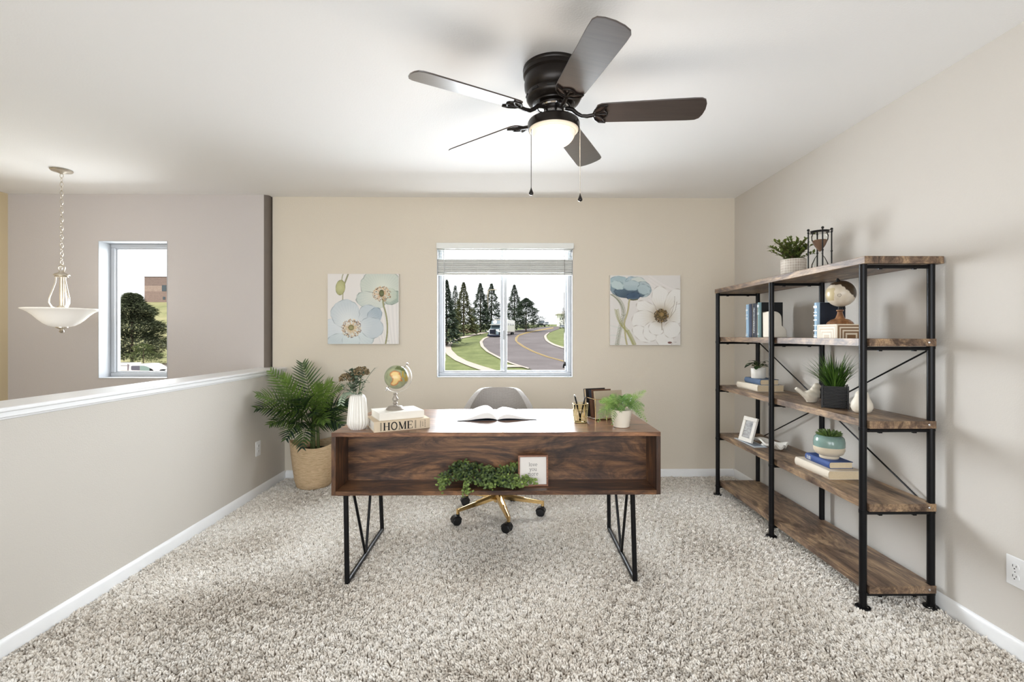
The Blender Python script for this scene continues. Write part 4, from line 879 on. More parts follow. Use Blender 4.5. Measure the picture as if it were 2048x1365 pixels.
for i in range(3, 13):
    for s_ in (-1, 1): mb.leaf(c[i], Vector((s_*.8, random.uniform(-.3, .3), -.55)), Vector((0, -1, .3)), .022, .008, seg=3, col=random.uniform(.5, 1))
mb.build('sprigs', SAGE, fp, smooth=60)

# globes
def globe_ball(root, c, r, paintf, axis, m, n=96):
    mb = MB(); M = Vector((0, 0, 1)).rotation_difference(Vector(axis).normalized()).to_matrix()
    h = n//2
    for i in range(h+1):
        th = PI*i/h; z = -math.cos(th); q = max(1e-6, math.sin(th))
        for k in range(n):
            a = 2*PI*k/n; p = Vector((q*math.cos(a), q*math.sin(a), z)); w_ = M @ p
            mb.v.append(tuple(Vector(c)+w_*r)); mb.c.append(paintf(w_))
    mb.f = [(i*n+k, i*n+(k+1) % n, (i+1)*n+(k+1) % n, (i+1)*n+k) for i in range(h) for k in range(n)]; mb.m = [0]*len(mb.f)
    return mb.build('map_ball', m, root, smooth=180)
def inpoly(x, y, pg):
    c = False; j = len(pg)-1
    for i in range(len(pg)):
        if (pg[i][1] > y) != (pg[j][1] > y) and x < (pg[j][0]-pg[i][0])*(y-pg[i][1])/(pg[j][1]-pg[i][1]+1e-12)+pg[i][0]: c = not c
        j = i
    return c
def pdist(x, y, pg):
    best = 9
    for i in range(len(pg)):
        x0, y0 = pg[i]; x1, y1 = pg[(i+1) % len(pg)]; vx, vy = x1-x0, y1-y0; t_ = max(0, min(1, ((x-x0)*vx+(y-y0)*vy)/(vx*vx+vy*vy+1e-9)))
        best = min(best, math.hypot(x-x0-t_*vx, y-y0-t_*vy))
    return best
from mathutils import noise as mnoise
AF = [(-.30, .42), (-.1, .60), (.15, .60), (.38, .50), (.55, .30), (.62, .05), (.62, -.28), (.45, -.28), (.25, -.55), (-.05, -.68), (-.28, -.62), (-.32, -.45), (-.12, -.25), (-.1, -.02), (-.2, .12), (-.34, .2)]
EU = [(.0, .72), (.2, .70), (.5, .62), (.75, .5), (.9, .2), (1.0, .5), (.5, .95), (.1, .95)]
def paint_desk(w_):
    x, y = w_.x, w_.z; nz = mnoise.noise(w_*6)*.07
    sea = Vector(L((170, 172, 132))); sea = sea.lerp(Vector(L((128, 138, 112))), .5+.5*mnoise.noise(w_*3))
    if w_.y < 0.25:
        if inpoly(x+nz, y+nz*.7, AF):
            d = pdist(x+nz, y+nz*.7, AF); k = max(0, 1-d/.13); return tuple(Vector(L((226, 196, 132))).lerp(Vector(L((176, 74, 22))), k))
        if inpoly(x+nz, y, EU): return tuple(Vector(L((112, 118, 48))).lerp(Vector(L((60, 78, 34))), .5+.5*mnoise.noise(w_*9)))
        if x > .62 and y > -.35 and mnoise.noise(w_*4) > -.1: return L((176, 150, 60))
    return tuple(sea)
gp = Vector((-0.617, 2.545, DZ+0.0517+0.0372)); gl = thing('desk_globe', 'small desk globe with polished silver stand on top of the white book', 'globe', gp)
SILV = mat('polished_silver', (170, 162, 152), 0.5, metal=.6, var=0)
MB().lathe([(0, 0), (.047, 0), (.048, .004), (.040, .010), (.036, .017), (.022, .020), (.010, .021), (.008, .026), (.013, .032), (.009, .040), (.015, .048), (.016, .056), (.010, .066), (.006, .076), (.011, .080), (.008, .086), (0, .086)], 36).build('stand', SILV, gl, smooth=50)
gc = P(793, 754.6, y=2.545)-gp; gc.y = 0; ax = Vector((.62, 0, .78)).normalized(); rg = 0.0625
globe_ball(gl, gc, rg, paint_desk, ax, attr_mat('globe_gloss', .35, coat=.3), 180)
pts = [gc+(ax*math.cos(R(a))+Vector((ax.z, 0, -ax.x))*math.sin(R(a)))*0.0795 for a in range(0, 181, 9)]
mb = MB(); secs = []
for p in pts:
    d = (p-gc).normalized(); secs += [p+d*.001+Vector((0, -.008, 0)), p+d*.001+Vector((0, .008, 0)), p-d*.001+Vector((0, .008, 0)), p-d*.001+Vector((0, -.008, 0))]
mb.add(secs, [(4*i+j, 4*i+(j+1) % 4, 4*i+4+(j+1) % 4, 4*i+4+j) for i in range(20) for j in range(4)]+[(0, 1, 2, 3), (80, 83, 82, 81)])
mb.build('meridian_arc', SILV, gl, smooth=40)
MB().tube([gc+ax*.060, gc+ax*.090], .0022, 8).tube([gc+ax*.086, gc+ax*.094], .005, 10).tube([gc-ax*.060, gc-ax*.088], .0022, 8).tube([gc-ax*.076, gc-ax*.083], .007, 12).tube([gc-ax*.084, gc-ax*.092], .005, 12).build('axis_pins', CHROME, gl)

# pen cup
GOLD2 = mat('pale_gold', (214, 196, 146), 0.3, metal=0.8, var=0)
cp = thing('pen_cup', 'small gold wire pen cup on the right side of the desk', 'pen holder', (0.377, 2.64, DZ))
for z, r_ in ((.003, .034), (.104, .0425), (.074, .0405), (.03, .0375)):
    MB().tube([(r_*math.cos(2*PI*k/32), r_*math.sin(2*PI*k/32), z) for k in range(32)], .0022 if z in (.003, .104) else .0013, 6, closed=True).build('wire_ring', GOLD2, cp)
for k in range(16):
    a = 2*PI*k/16; MB().tube([(.034*math.cos(a), .034*math.sin(a), .003), (.0425*math.cos(a), .0425*math.sin(a), .104)], .0012, 5).build('wire_rib', GOLD2, cp)
MB().lathe([(0, .0012), (.034, .0012), (.034, .003), (0, .003)], 24).build('wire_base', GOLD2, cp)
MB().lathe([(.032, .004), (.0395, .098)], 32).build('mesh_liner', glassmat('amber_glass', (0.93, .88, .74), .12), cp, smooth=180)
PEN = mat('black_pen', (18, 20, 26), .25, var=0)
for i, (a, b_, lab) in enumerate((((.005, .0, .006), (-.033, -.01, .148), 'black pen leaning left in the gold wire cup'), ((-.004, .01, .006), (.027, .004, .138), 'black pen leaning right in the gold wire cup'))):
    a, b_ = Vector(a), Vector(b_); d = (b_-a).normalized(); o = thing('pen', lab, 'pen', Vector((0.377, 2.64, DZ))+a, group='pens in the wire cup')
    MB().tube([(0, 0, 0), tuple((b_-a)*.06), tuple((b_-a)*.9), tuple(b_-a)], [.0012, .0045, .0045, .0035], 12).build('barrel', PEN, o)
    MB().tube([tuple((b_-a)*1.0), tuple((b_-a)*1.0+d*.006)], .002, 8).build('push_button', CHROME, o)
    q = d.orthogonal().normalized(); MB().tube([tuple((b_-a)*.97+q*.006), tuple((b_-a)*.68+q*.006)], .0011, 5).build('clip', CHROME, o)

# wire rack with leaning books
rk = thing('book_rack', 'gold wire rack holding leaning books at the right of the desk', 'rack', (0.47, 2.70, DZ), R(20))
W3 = lambda pts, r=.0016: MB().tube(pts, r, 6)
W3([(0, 0, .006), (.20, 0, .006), (.20, .13, .006), (0, .13, .006)], .0017).build('base_wire', GOLD, rk)
for y in (0, .13):
    for x in (0, .072, .20): W3([(x, y, 0), (x, y, .118 if x == 0 else .105)]).build('post_wire', GOLD, rk)
W3([(0, 0, .118), (.0, .13, .118)]).build('top_wire', GOLD, rk); W3([(0, 0, .118), (.2, 0, .105)]).build('top_wire', GOLD, rk)
MB().b2(.003, .197, .003, .127, .005, .0075).build('base_plate', mat('rack_plate', (228, 222, 216), .3), rk)
RKM = rk.matrix_basis if False else Matrix.Translation(rk.location) @ Matrix.Rotation(R(20), 4, 'Z')
BRN = mat('brown_cover', (92, 62, 44), .7, var=.15); TAUPE = mat('taupe_cover', (170, 158, 138), .8, var=.05)
def upbook(name, label, loc, yaw, lean, Hh, Wd, Tk, cover, pages=PAGES, group=None, **k):
    """standing: spine vertical; faces local -x; thickness along +y, covers along +x"""
    M = Matrix.Rotation(yaw, 4, 'Z') @ Matrix.Rotation(lean, 4, 'X') @ Matrix(((0, 1, 0, 0), (0, 0, 1, 0), (1, 0, 0, 0), (0, 0, 0, 1)))
    return book(name, label, loc, 0, Hh, Wd, Tk, cover, pages, rot=M.to_euler(), group=group, **k)
for i, (x, y, hh_, wd, tk, cv, lab, ln_, fl_) in enumerate((
    (.012, .004, .155, .178, .016, TAUPE, 'taupe-covered book with beige page edges at the front of the wire rack', -9, True),
    (.006, .034, .160, .13, .030, BRN, 'brown book with a navy band on its spine in the middle of the wire rack', -9, False),
    (-.004, .082, .162, .13, .026, mat('black_cover', (30, 28, 28), .5), 'black-covered book with pale page edges at the back of the wire rack', -9, True))):
    p = RKM @ Vector((x, y, .0085)); o = upbook('leaning_book', lab, p, R(20), R(ln_), hh_, wd, tk, cv, PAGES, rounded=False, flip=fl_)
    if i == 1: MB().b2(.105, .16, -.0006, .0004, 0, .030).build('spine_band', NAVY, o)

# fern in ribbed pot
fpz = Vector((0.573, 2.510, DZ)); fr = thing('potted_fern', 'bright green fern in a cream ribbed pot at the right end of the desk', 'potted plant', fpz)
MB().lathe([(0, 0), (.038, 0), (.041, .003)]+[(lerp(.041, .0565, i/14)+(0.0009 if i % 2 else -.0006), lerp(.004, .088, i/14)) for i in range(15)]+[(.0575, .092), (.054, .0925), (.051, .08), (0, .075)], 48).build('pot', CREAMCER, fr, smooth=60)
MB().lathe([(0, .082), (.051, .080), (0, .078)], 24).build('soil', SOIL, fr)
rnd = random.Random(5)
for i, (tx, ty, tz, lf) in enumerate([(.135, .03, .185, .02), (.10, .06, .15, .05), (.13, -.02, .03, .10), (.09, -.05, -.0+.055, .09), (-.12, .0, .07, .08), (-.13, -.03, .03, .10), (-.10, .05, .12, .06), (-.06, -.06, .02, .12), (.0, -.02, .16, .04), (-.05, .03, .16, .04), (.05, -.04, .14, .05), (.03, .05, .15, .03), (-.09, -.05, .10, .06), (.07, .02, .13, .05), (-.02, -.075, .09, .08), (-.07, -.02, .14, .05), (.11, -.03, .09, .07), (-.11, .02, .13, .04), (-.04, -.05, .13, .06), (.02, -.06, .12, .07), (.06, .05, .16, .03), (-.08, .0, .04, .11), (.12, .0, .11, .06), (.03, 0, .15, .03)]):
    frond(Vector((rnd.uniform(-.015, .015), rnd.uniform(-.015, .015), .082)), Vector((tx, ty, tz)), lf, 13, .034, .0046, fr, m=BRT, shade=rnd.uniform(.25, .8), start=.3, rr=.0013, droop=.25)

# framed sign
sp_ = thing('framed_sign', 'small wood-framed sign reading love you more in the desk shelf', 'sign', (0.108, 2.452, DB+T), rot=(R(-4), 0, R(2)))
w_, h_ = 0.153, 0.156; FRW = wood('frame_wood', L((104, 66, 46)), L((140, 94, 68)), L((160, 112, 84)), .5, 0, knots=False, scale=2)
b = MB(); bar_frame(b, -w_/2, w_/2, 0, h_, -0.012, 0.012, 0.0085); b.build('frame', FRW, sp_, bevel=.001)
MB().b2(-w_/2+.008, w_/2-.008, -.004, .004, .008, h_-.008).build('sign_board', mat('sign_paper', (226, 221, 216), .8, var=.01), sp_)
lt = MB(); 
for s_, z in (('love', .100), ('you', .0765), ('more', .053)): glyphs(s_, 0.0125, 0.0136, lambda a, b_, z=z: Vector((a, -.0044, z+b_)), 0.0016, lt, gap=.16)
lt.build('lettering', mat('dark_grey_ink', (70, 66, 64), .8, var=0), sp_)

# eucalyptus garland in the desk shelf
ga = thing('eucalyptus_garland', 'green eucalyptus garland trailing along the open desk shelf', 'garland', (-0.15, 2.44, DB+T))
rnd = random.Random(11); GO = ga.location
def g3(u, v_, y): return P(u, v_, y=y)-GO
vines = [[(905, 938, 2.50), (925, 950, 2.46), (900, 962, 2.41), (880, 962, 2.385), (886, 984, 2.37)], [(910, 932, 2.52), (950, 950, 2.47), (1000, 958, 2.44), (1050, 962, 2.42), (1072, 965, 2.41)],
         [(905, 940, 2.5), (935, 965, 2.42), (930, 985, 2.37), (940, 991, 2.362)], [(960, 950, 2.5), (1000, 942, 2.5), (1030, 935, 2.5)], [(920, 930, 2.53), (960, 936, 2.52), (985, 945, 2.5)],
         [(930, 955, 2.43), (965, 972, 2.4), (990, 978, 2.39)], [(960, 958, 2.44), (1010, 970, 2.41), (1052, 978, 2.40)], [(900, 945, 2.5), (915, 930, 2.52), (935, 928, 2.53)], [(1000, 950, 2.48), (1022, 945, 2.48), (1044, 930, 2.52)], [(940, 945, 2.47), (975, 958, 2.43), (1030, 960, 2.43)], [(895, 950, 2.44), (885, 955, 2.42), (893, 975, 2.39)], [(980, 965, 2.42), (1020, 975, 2.4), (1035, 980, 2.39)]]
for vi, pts in enumerate(vines):
    pp = [g3(*q) for q in pts]
    for q in pp:
        if q.y > -.065: q.z = max(q.z, .018)
    seg = []
    for i in range(len(pp)-1):
        k = max(3, int((pp[i+1]-pp[i]).length/.006)); seg += [pp[i].lerp(pp[i+1], j/k) for j in range(k)]
    mb = MB(); mb.tube(seg[::2]+[pp[-1]], .0011, 5, col=.2)
    for i, p in enumerate(seg):
        t_ = i/len(seg)
        for k in range(5):
            a = rnd.uniform(0, 2*PI); d = Vector((math.cos(a), math.sin(a)*.8-.25, rnd.uniform(-.2, .9))); q = p+Vector((rnd.gauss(0, .009), rnd.gauss(0, .008), rnd.gauss(.004, .009)))
            q.z = max(q.z, .006) if q.y > -.065 else q.z; q.y = min(q.y, .085)
            dd_ = d.normalized()
            if q.z+dd_.z*.014 < .003 and q.y > -.07: d.z = abs(d.z)
            sh = min(1, max(0, rnd.gauss(.22+.55*max(0, t_-.55)/.45, .18)))
            mb.leaf(q, d, Vector((rnd.uniform(-.5, .5), -1, .6)), rnd.uniform(.010, .016), rnd.uniform(.009, .013), bend=.1, seg=3, shape=lambda s: math.sin(PI*min(.96, s*.9+.08))**.6, col=sh)
    mb.build('sprig', EUC, ga, smooth=60)

# ---------------------------------------------------------------- bookcase contents
Z1, Z2, Z3, Z4 = ZS[0], ZS[1], ZS[2], ZS[3]
# top: leafy plant and hourglass
tp = thing('potted_boxwood', 'small leafy green plant in a grid-textured pot on the bookcase top', 'potted plant', (1.757, 2.975, Z1))
m, t, b_ = nt('grid_pot'); v = coords(t, (1, 1, 1)); 
tcx = t.nodes.new('ShaderNodeTexCoord'); sx = t.nodes.new('ShaderNodeSeparateXYZ'); link(t, tcx.outputs['Object'], sx.inputs[0])
at2 = t.nodes.new('ShaderNodeMath'); at2.operation = 'ARCTAN2'; link(t, sx.outputs['Y'], at2.inputs[0]); link(t, sx.outputs['X'], at2.inputs[1])
def stripes(src, k):
    a = t.nodes.new('ShaderNodeMath'); a.operation = 'MULTIPLY'; link(t, src, a.inputs[0]); a.inputs[1].default_value = k
    f_ = t.nodes.new('ShaderNodeMath'); f_.operation = 'FRACT'; link(t, a.outputs[0], f_.inputs[0]); g_ = t.nodes.new('ShaderNodeMath'); g_.operation = 'GREATER_THAN'; g_.inputs[1].default_value = .88; link(t, f_.outputs[0], g_.inputs[0]); return g_.outputs[0]
mxx = t.nodes.new('ShaderNodeMath'); mxx.operation = 'MAXIMUM'; link(t, stripes(at2.outputs[0], 5.0), mxx.inputs[0]); link(t, stripes(sx.outputs['Z'], 62), mxx.inputs[1])
mcc = t.nodes.new('ShaderNodeMix'); mcc.data_type = 'RGBA'; link(t, mxx.outputs[0], mcc.inputs[0]); link(t, ramp(t, noise(t, 30, 3, vec=v), [(.3, L((176, 164, 150))), (.7, L((206, 196, 184)))]), mcc.inputs[6]); mcc.inputs[7].default_value = (*L((232, 228, 220)), 1)
link(t, mcc.outputs[2], b_.inputs['Base Color']); b_.inputs['Roughness'].default_value = .7
lathepot('pot', m, tp, [(0, 0), (.066, 0), (.070, .004), (.072, .112), (.069, .114), (.066, .1), (0, .095)]); MB().lathe([(0, .1), (.066, .099), (0, .097)], 20).build('soil', SOIL, tp)
rnd = random.Random(21); mb = MB(); sb = MB()
for i in range(34):
    a = rnd.uniform(0, 2*PI); r_ = rnd.uniform(.02, .135)*(1 if i > 3 else 1.0); tip = Vector((max(-.15, min(.15, r_*math.cos(a)*1.15)), r_*math.sin(a)*.9, .115+rnd.uniform(.06, .155)*(1-.3*r_/.135)))
    if i == 0: tip = Vector((-.125, -.02, .22))
    if i == 1: tip = Vector((-.09, -.03, .13))
    c = curve(Vector((rnd.uniform(-.03, .03), rnd.uniform(-.03, .03), .098)), Vector((tip.x*.4, tip.y*.4, tip.z*.8)), tip, 8); sb.tube(c, .0012, 5)
    for k in range(2, 9):
        for s_ in (-1, 1, 0):
            d = (c[min(8, k+1)]-c[k-1]).normalized(); q = Vector((rnd.uniform(-1, 1), rnd.uniform(-1, 1), rnd.uniform(-.2, .9)))
            ld = (d*.5+q*.8).normalized()
            if c[k].x+tp.location.x+ld.x*.03 > 1.945: ld.x = -abs(ld.x)
            mb.leaf(c[k], ld, Vector((0, 0, 1)), rnd.uniform(.020, .031), rnd.uniform(.013, .018), bend=.2, seg=3, col=min(1, max(0, rnd.gauss(.3+.3*(k/8), .2))))
mb.build('leaves', leafmat('boxwood_leaf', (44, 58, 34), (122, 136, 66), .45), tp, smooth=60); sb.build('stems', BSTEM, tp)
hg = thing('hourglass', 'black iron hourglass lantern beside the leafy plant on the bookcase top', 'hourglass', (1.762, 2.725, Z1))
IR = mat('black_iron', (20, 18, 17), .5, metal=.3, var=.1); hgt = .243
for z in (.004, hgt-.012):
    MB().lathe([(0, z), (.046, z), (.048, z+.003), (.046, z+.007), (0, z+.007)], 28).build('end_plate', IR, hg)
    MB().tube([(.062*math.cos(2*PI*k/24), .062*math.sin(2*PI*k/24), z+.003) for k in range(24)], .0018, 6, closed=True).build('end_ring', IR, hg)
for k in range(4):
    a = R(45+90*k+25); p = (.058*math.cos(a), .058*math.sin(a))
    b = MB().tube([(*p, .002), (*p, hgt-.004)], .0038, 10)
    for z in (.01, hgt/2, hgt-.012): b.sphere((*p, z), .006, 10)
    b.sphere((*p, hgt+.004), .0075, 12); b.build('pillar', IR, hg)
prf = [(.0, .012), (.036, .012), (.043, .025), (.041, .05), (.026, .085), (.008, .112), (.0045, .119), (.008, .126), (.026, .153), (.041, .188), (.043, .21), (.036, .228), (0, .228)]
m, t, b_ = nt('blown_glass'); b_.inputs['Transmission Weight'].default_value = 1; b_.inputs['Roughness'].default_value = 0.01; b_.inputs['IOR'].default_value = 1.12
MB().lathe([(r_, z) for r_, z in prf], 36).build('glass_bulb', glassmat('hourglass_glass', (.97, .97, .96), .12), hg, smooth=60)
MB().lathe([(0, .122), (.004, .122), (.024, .153), (.037, .183), (.034, .187), (0, .184)], 30).build('sand', mat('brown_sand', (132, 106, 88), .95, var=.1, vscale=300), hg, smooth=50)
# second tier: books, bookend, book, marquetry box, globe
bx = 1.662
GRP = 'upright books at the far end of the second tier'
def spine_bands(o, Ln, Tk, zs, m=FOIL):
    b = MB()
    for z, h in zs: b.b2(Ln*z, Ln*(z+h), -.0040, -.0032, Tk*.12, Tk*.88)
    b.build('spine_bands', m, o)
o = upbook('upright_book', 'teal-spined dark book at the front of the upright row beside the white bookend', (bx, 3.200, Z2), 0, 0, .236, .155, .030, TEALCL, group=GRP); spine_bands(o, .236, .03, [(.08, .02), (.12, .01), (.66, .02), (.7, .01), (.86, .07)])
MB().b2(0.0005, .2355, .012, .1555, -.0008, .0001).build('dark_board', mat('near_black_cloth', (24, 26, 28), .6), o)
o = upbook('upright_book', 'navy book with silver lettering on its spine, second in the upright row', (bx, 3.233, Z2), 0, 0, .233, .155, .072, NAVY, group=GRP)
b = MB(); rnd = random.Random(2); z = .03
while z < .2:
    dz = rnd.uniform(.004, .010); b.b2(z, z+dz*.7, -.0042, -.0034, .028+rnd.uniform(0, .004), .044-rnd.uniform(0, .005)); z += dz
b.build('spine_lettering', FOIL, o)
o = upbook('upright_book', 'plain dark navy book, third in the upright row', (bx, 3.307, Z2), 0, 0, .233, .15, .044, mat('deep_blue_cloth', (30, 44, 72), .6), group=GRP)
o = upbook('upright_book', 'light blue book with banded spine at the back of the upright row', (bx, 3.353, Z2), 0, 0, .232, .15, .040, LTBLUE, group=GRP); spine_bands(o, .232, .04, [(.05, .03), (.10, .01), (.55, .03), (.6, .01), (.66, .03), (.8, .05)])
be = thing('bookend', 'cream ceramic arched bookend standing in front of the upright books', 'bookend', (1.70, 3.09, Z2))
op = [(-.052, 0), (-.052, .168)]+[(-.052+0.0, .168)]+[(0.002+0.046*math.sin(R(a))-.02, .122+.046*math.cos(R(a))) for a in range(-20, 91, 10)]+[(.030, .09), (.030, .075)]+[(.030+0.030*math.sin(R(a)), .072-.045*(1-math.cos(R(a)))) for a in range(10, 91, 10)]+[(.062, .01), (.060, 0)]
MB().prism(op, -.04, .045, f=lambda p: Vector((p.x, p.z, p.y))).build('bookend_body', CREAMCER, be, bevel=.006, bseg=3)
tagd = be
o = upbook('upright_book', 'single navy book with pale blue spine behind the marquetry box', (1.665, 2.592, Z2), 0, 0, .194, .15, .036, LTBLUE); spine_bands(o, .194, .036, [(.03, .02), (.08, .01), (.2, .02), (.35, .01), (.5, .02), (.62, .03), (.72, .01), (.85, .06)])
MB().b2(0.0005, .1935, .011, .1505, -.0008, .0001).build('dark_board', NAVY, o)
mq = thing('marquetry_box', 'inlaid square-patterned wooden box under the small vintage globe', 'box', (1.64, 2.404, Z2))
WA, WB = mat('inlay_cream', (222, 208, 186), .45, var=.06), mat('inlay_brown', (128, 96, 66), .45, var=.12)
bw, bd2, bh = .150, .156, .072
MB().b2(0, bw, 0, bd2, 0, bh).build('box_body', WA, mq, bevel=.001)
def inlay(f, W_, Hh, ma, mbm):
    for i in range(3):
        a0 = .006+.0155*i; wd = .0075; b = MB()
        for (x0, x1, z0, z1) in ((a0, a0+wd, 0, Hh-a0), (W_-a0-wd, W_-a0, 0, Hh-a0), (a0+wd, W_-a0-wd, Hh-a0-wd, Hh-a0)):
            if x1 > x0 and z1 > z0: vs = [f(x0, z0), f(x1, z0), f(x1, z1), f(x0, z1)]; b.add(vs, [(0, 1, 2, 3)])
        b.build('inlay', mbm, mq, smooth=0)
    b = MB().add([f(W_/2-.022, 0), f(W_/2+.022, 0), f(W_/2+.022, .018), f(W_/2-.022, .018)], [(0, 1, 2, 3)]); b.build('inlay', mbm, mq, smooth=0)
inlay(lambda x, z: Vector((x, -.0004, z)), bw, bh, WA, WB); inlay(lambda x, z: Vector((-.0004, x, z)), bd2, bh, WA, mat('inlay_tan', (186, 166, 140), .45, var=.1))
def paint_vint(w_):
    base = Vector(L((224, 214, 198))).lerp(Vector(L((204, 190, 168))), .5+.5*mnoise.noise(w_*3)); x, y, z = w_.x*.83-w_.y*.56, w_.x*.56+w_.y*.83, w_.z; nz = mnoise.noise(w_*5)*.12
    if y < .3:
        if (z+nz > .62-1.1*max(0, x-.0)) or (x+nz > .55 and z > .1 and z < .8): return tuple(Vector(L((84, 68, 50))).lerp(Vector(L((50, 40, 30))), .5+.5*mnoise.noise(w_*12)))
        if x+nz < -.42 and -.55 < z < .4: return L((196, 180, 142))
        d = math.hypot(x+.1, z+.18)
        if .10 < d < .125 or .0 < d < .03: return L((96, 84, 70))
    return tuple(base)
gv = thing('vintage_globe', 'small vintage globe on turned wooden base on the marquetry box', 'globe', (1.708, 2.478, Z2+bh))
WTB = wood('turned_wood', L((84, 54, 34)), L((128, 86, 54)), L((168, 124, 84)), .3, 2, coat=.3, knots=False, scale=1.5)
MB().lathe([(0, 0), (.060, 0), (.061, .004), (.056, .012), (.042, .024), (.024, .030), (.021, .034), (.014, .052), (.011, .066), (.017, .070), (.016, .076), (0, .077)], 36).build('base', WTB, gv, smooth=45)
MB().lathe([(0, .076), (.010, .077), (.0085, .092), (.006, .098), (0, .098)], 16).build('neck', IR, gv)
cc = Vector((.004, 0, .160)); ax = Vector((-.32, -.15, .93)).normalized()
globe_ball(gv, cc, .068, paint_vint, ax, attr_mat('vintage_map', .35, coat=.2), 180)
b = MB().tube([cc+ax*.066, cc+ax*.075], .009, 12).sphere(cc+ax*.078, .0065, 10).tube([cc-ax*.066, cc-ax*.076], .0065, 12).sphere(cc-ax*.08, .0075, 10)
b.tube([cc-ax*.074, Vector((.0, 0, .096))], .004, 8); b.build('pivots', IR, gv)
# third tier
book('flat_book', 'thick cream book lying at the bottom of the third-tier pair', (1.680, 3.565, Z3), R(-90), .302, .185, .045, CREAMCL, PAGES, hc=.003)
book('flat_book', 'slate blue book lying on the thick cream book under the small white pot', (1.702, 3.490, Z3+.0452), R(-90), .222, .128, .038, BLUECL, PAGES)
wp = thing('potted_houseplant', 'dark round-leaved plant in a small white pot on the slate blue book', 'potted plant', (1.748, 3.385, Z3+.0835))
lathepot('pot', WHITECER, wp, potprof(.046, .050, .074)); MB().lathe([(0, .064), (.0445, .063), (0, .062)], 18).build('soil', SOIL, wp)
rnd = random.Random(31); mb = MB(); sb = MB()
for i in range(17):
    a = rnd.uniform(0, 2*PI); r_ = rnd.uniform(.02, .06); p = Vector((r_*math.cos(a), r_*math.sin(a), rnd.uniform(.085, .125))); sb.tube([(0, 0, .062), tuple(p*.6+Vector((0, 0, .03))), tuple(p)], .0014, 5)
    mb.leaf(p, Vector((math.cos(a), math.sin(a), rnd.uniform(-.5, .2))), Vector((0, 0, 1)), rnd.uniform(.04, .056), rnd.uniform(.032, .042), bend=.25, seg=5, shape=lambda s: math.sin(PI*min(.97, s*.92+.07))**.6)
mb.build('leaves', DKG, wp, smooth=60); sb.build('stems', STEM, wp)
def blob(root, name, parts, m, vox=.0032):
    mb = MB()
    for p in parts:
        if p[0] == 's': mb.sphere(p[1], p[2], 20, sc=p[3] if len(p) > 3 else (1, 1, 1), M=Euler(p[4]).to_matrix() if len(p) > 4 else None)
        else: mb.tube(p[1], p[2], 14)
    return mb.build(name, m, root, remesh=vox)
bird = thing('bird_figurine', 'cream ceramic bird figurine with raised tail beside the black slatted planter', 'figurine', (1.722, 2.745, Z3), R(-8))
blob(bird, 'bird_body', [('s', (0.005, 0, .038), .038, (1.15, .85, 1.0)), ('s', (.022, 0, .060), .030, (.95, .9, 1.1)), ('s', (.032, 0, .092), .0215, (1, .95, 1)), ('t', [(.02, 0, .07), (.03, 0, .09)], [.025, .018]), ('t', [(-.02, 0, .036), (-.045, 0, .052), (-.082, 0, .083)], [.020, .013, .010]), ('t', [(.05, 0, .094), (.062, 0, .091)], [.007, .002]), ('s', (0.0, -.028, .045), .02, (1.5, .35, .9), (0, R(25), 0)), ('s', (0.0, .028, .045), .02, (1.5, .35, .9), (0, R(25), 0)), ('s', (.003, 0, .006), .026, (1.1, .9, .25))], CREAMCER)
gpot = thing('grass_planter', 'tall artificial grass in a black slatted square planter, third tier', 'potted plant', (1.741, 2.568, Z3), R(-33))
BLK = mat('black_slat', (24, 22, 22), .45, var=.1); s2 = .058
MB().b2(-s2+.010, s2-.010, -s2+.010, s2-.010, .002, .112).build('liner', mat('planter_liner', (34, 30, 28), .7), gpot)
for i in range(15): b = MB(); bar_frame(b, -s2, s2, -s2, s2, 0, .0036, .009); MB().add([(p[0], p[2], .004+i*.0078+p[1]) for p in b.v], b.f).build('slat', BLK, gpot)
for sx_ in (-1, 1):
    for sy_ in (-1, 1): MB().b2(sx_*s2-.0035, sx_*s2+.0035, sy_*s2-.0035, sy_*s2+.0035, 0, .121).build('corner_post', BLK, gpot)
rnd = random.Random(41); mb = MB()
for i in range(330):
    a = rnd.uniform(0, 2*PI); r_ = rnd.uniform(0, .042); p = Vector((r_*math.cos(a), r_*math.sin(a), .108)); out = rnd.uniform(0, 1)**.8; d = Vector((math.cos(a)*out, math.sin(a)*out, 1.0)); ln_ = rnd.uniform(.12, .215)*(1-.12*out)
    gx = math.cos(R(-33))*d.x-math.sin(R(-33))*d.y
    if gx > .15: d *= .5; d.z = 1.0; ln_ *= .9
    mb.leaf(p, d, Vector((math.cos(a), math.sin(a), .01)) if False else Vector((-math.cos(a), -math.sin(a), .3)), ln_, rnd.uniform(.004, .009), bend=-rnd.uniform(.05, .38)*(-1), seg=6, fold=.3, shape=lambda s: (1-s)**.7*(.6+.4*min(1, s*4)), col=min(1, max(0, rnd.gauss(.38, .22))))
mb.build('grass_blades', leafmat('grass_leaf', (26, 52, 24), (110, 150, 62), .35), gpot, smooth=60)
pear = thing('pear_figurine', 'cream ceramic pear-shaped ornament near the front of the third tier', 'figurine', (1.747, 2.375, Z3))
MB().lathe([(0, 0), (.026, 0), (.040, .010), (.0475, .028), (.046, .048), (.038, .066), (.0315, .080), (.029, .092), (.024, .104), (.014, .112), (0, .115)], 36).build('pear_body', CREAMCER, pear, smooth=180)
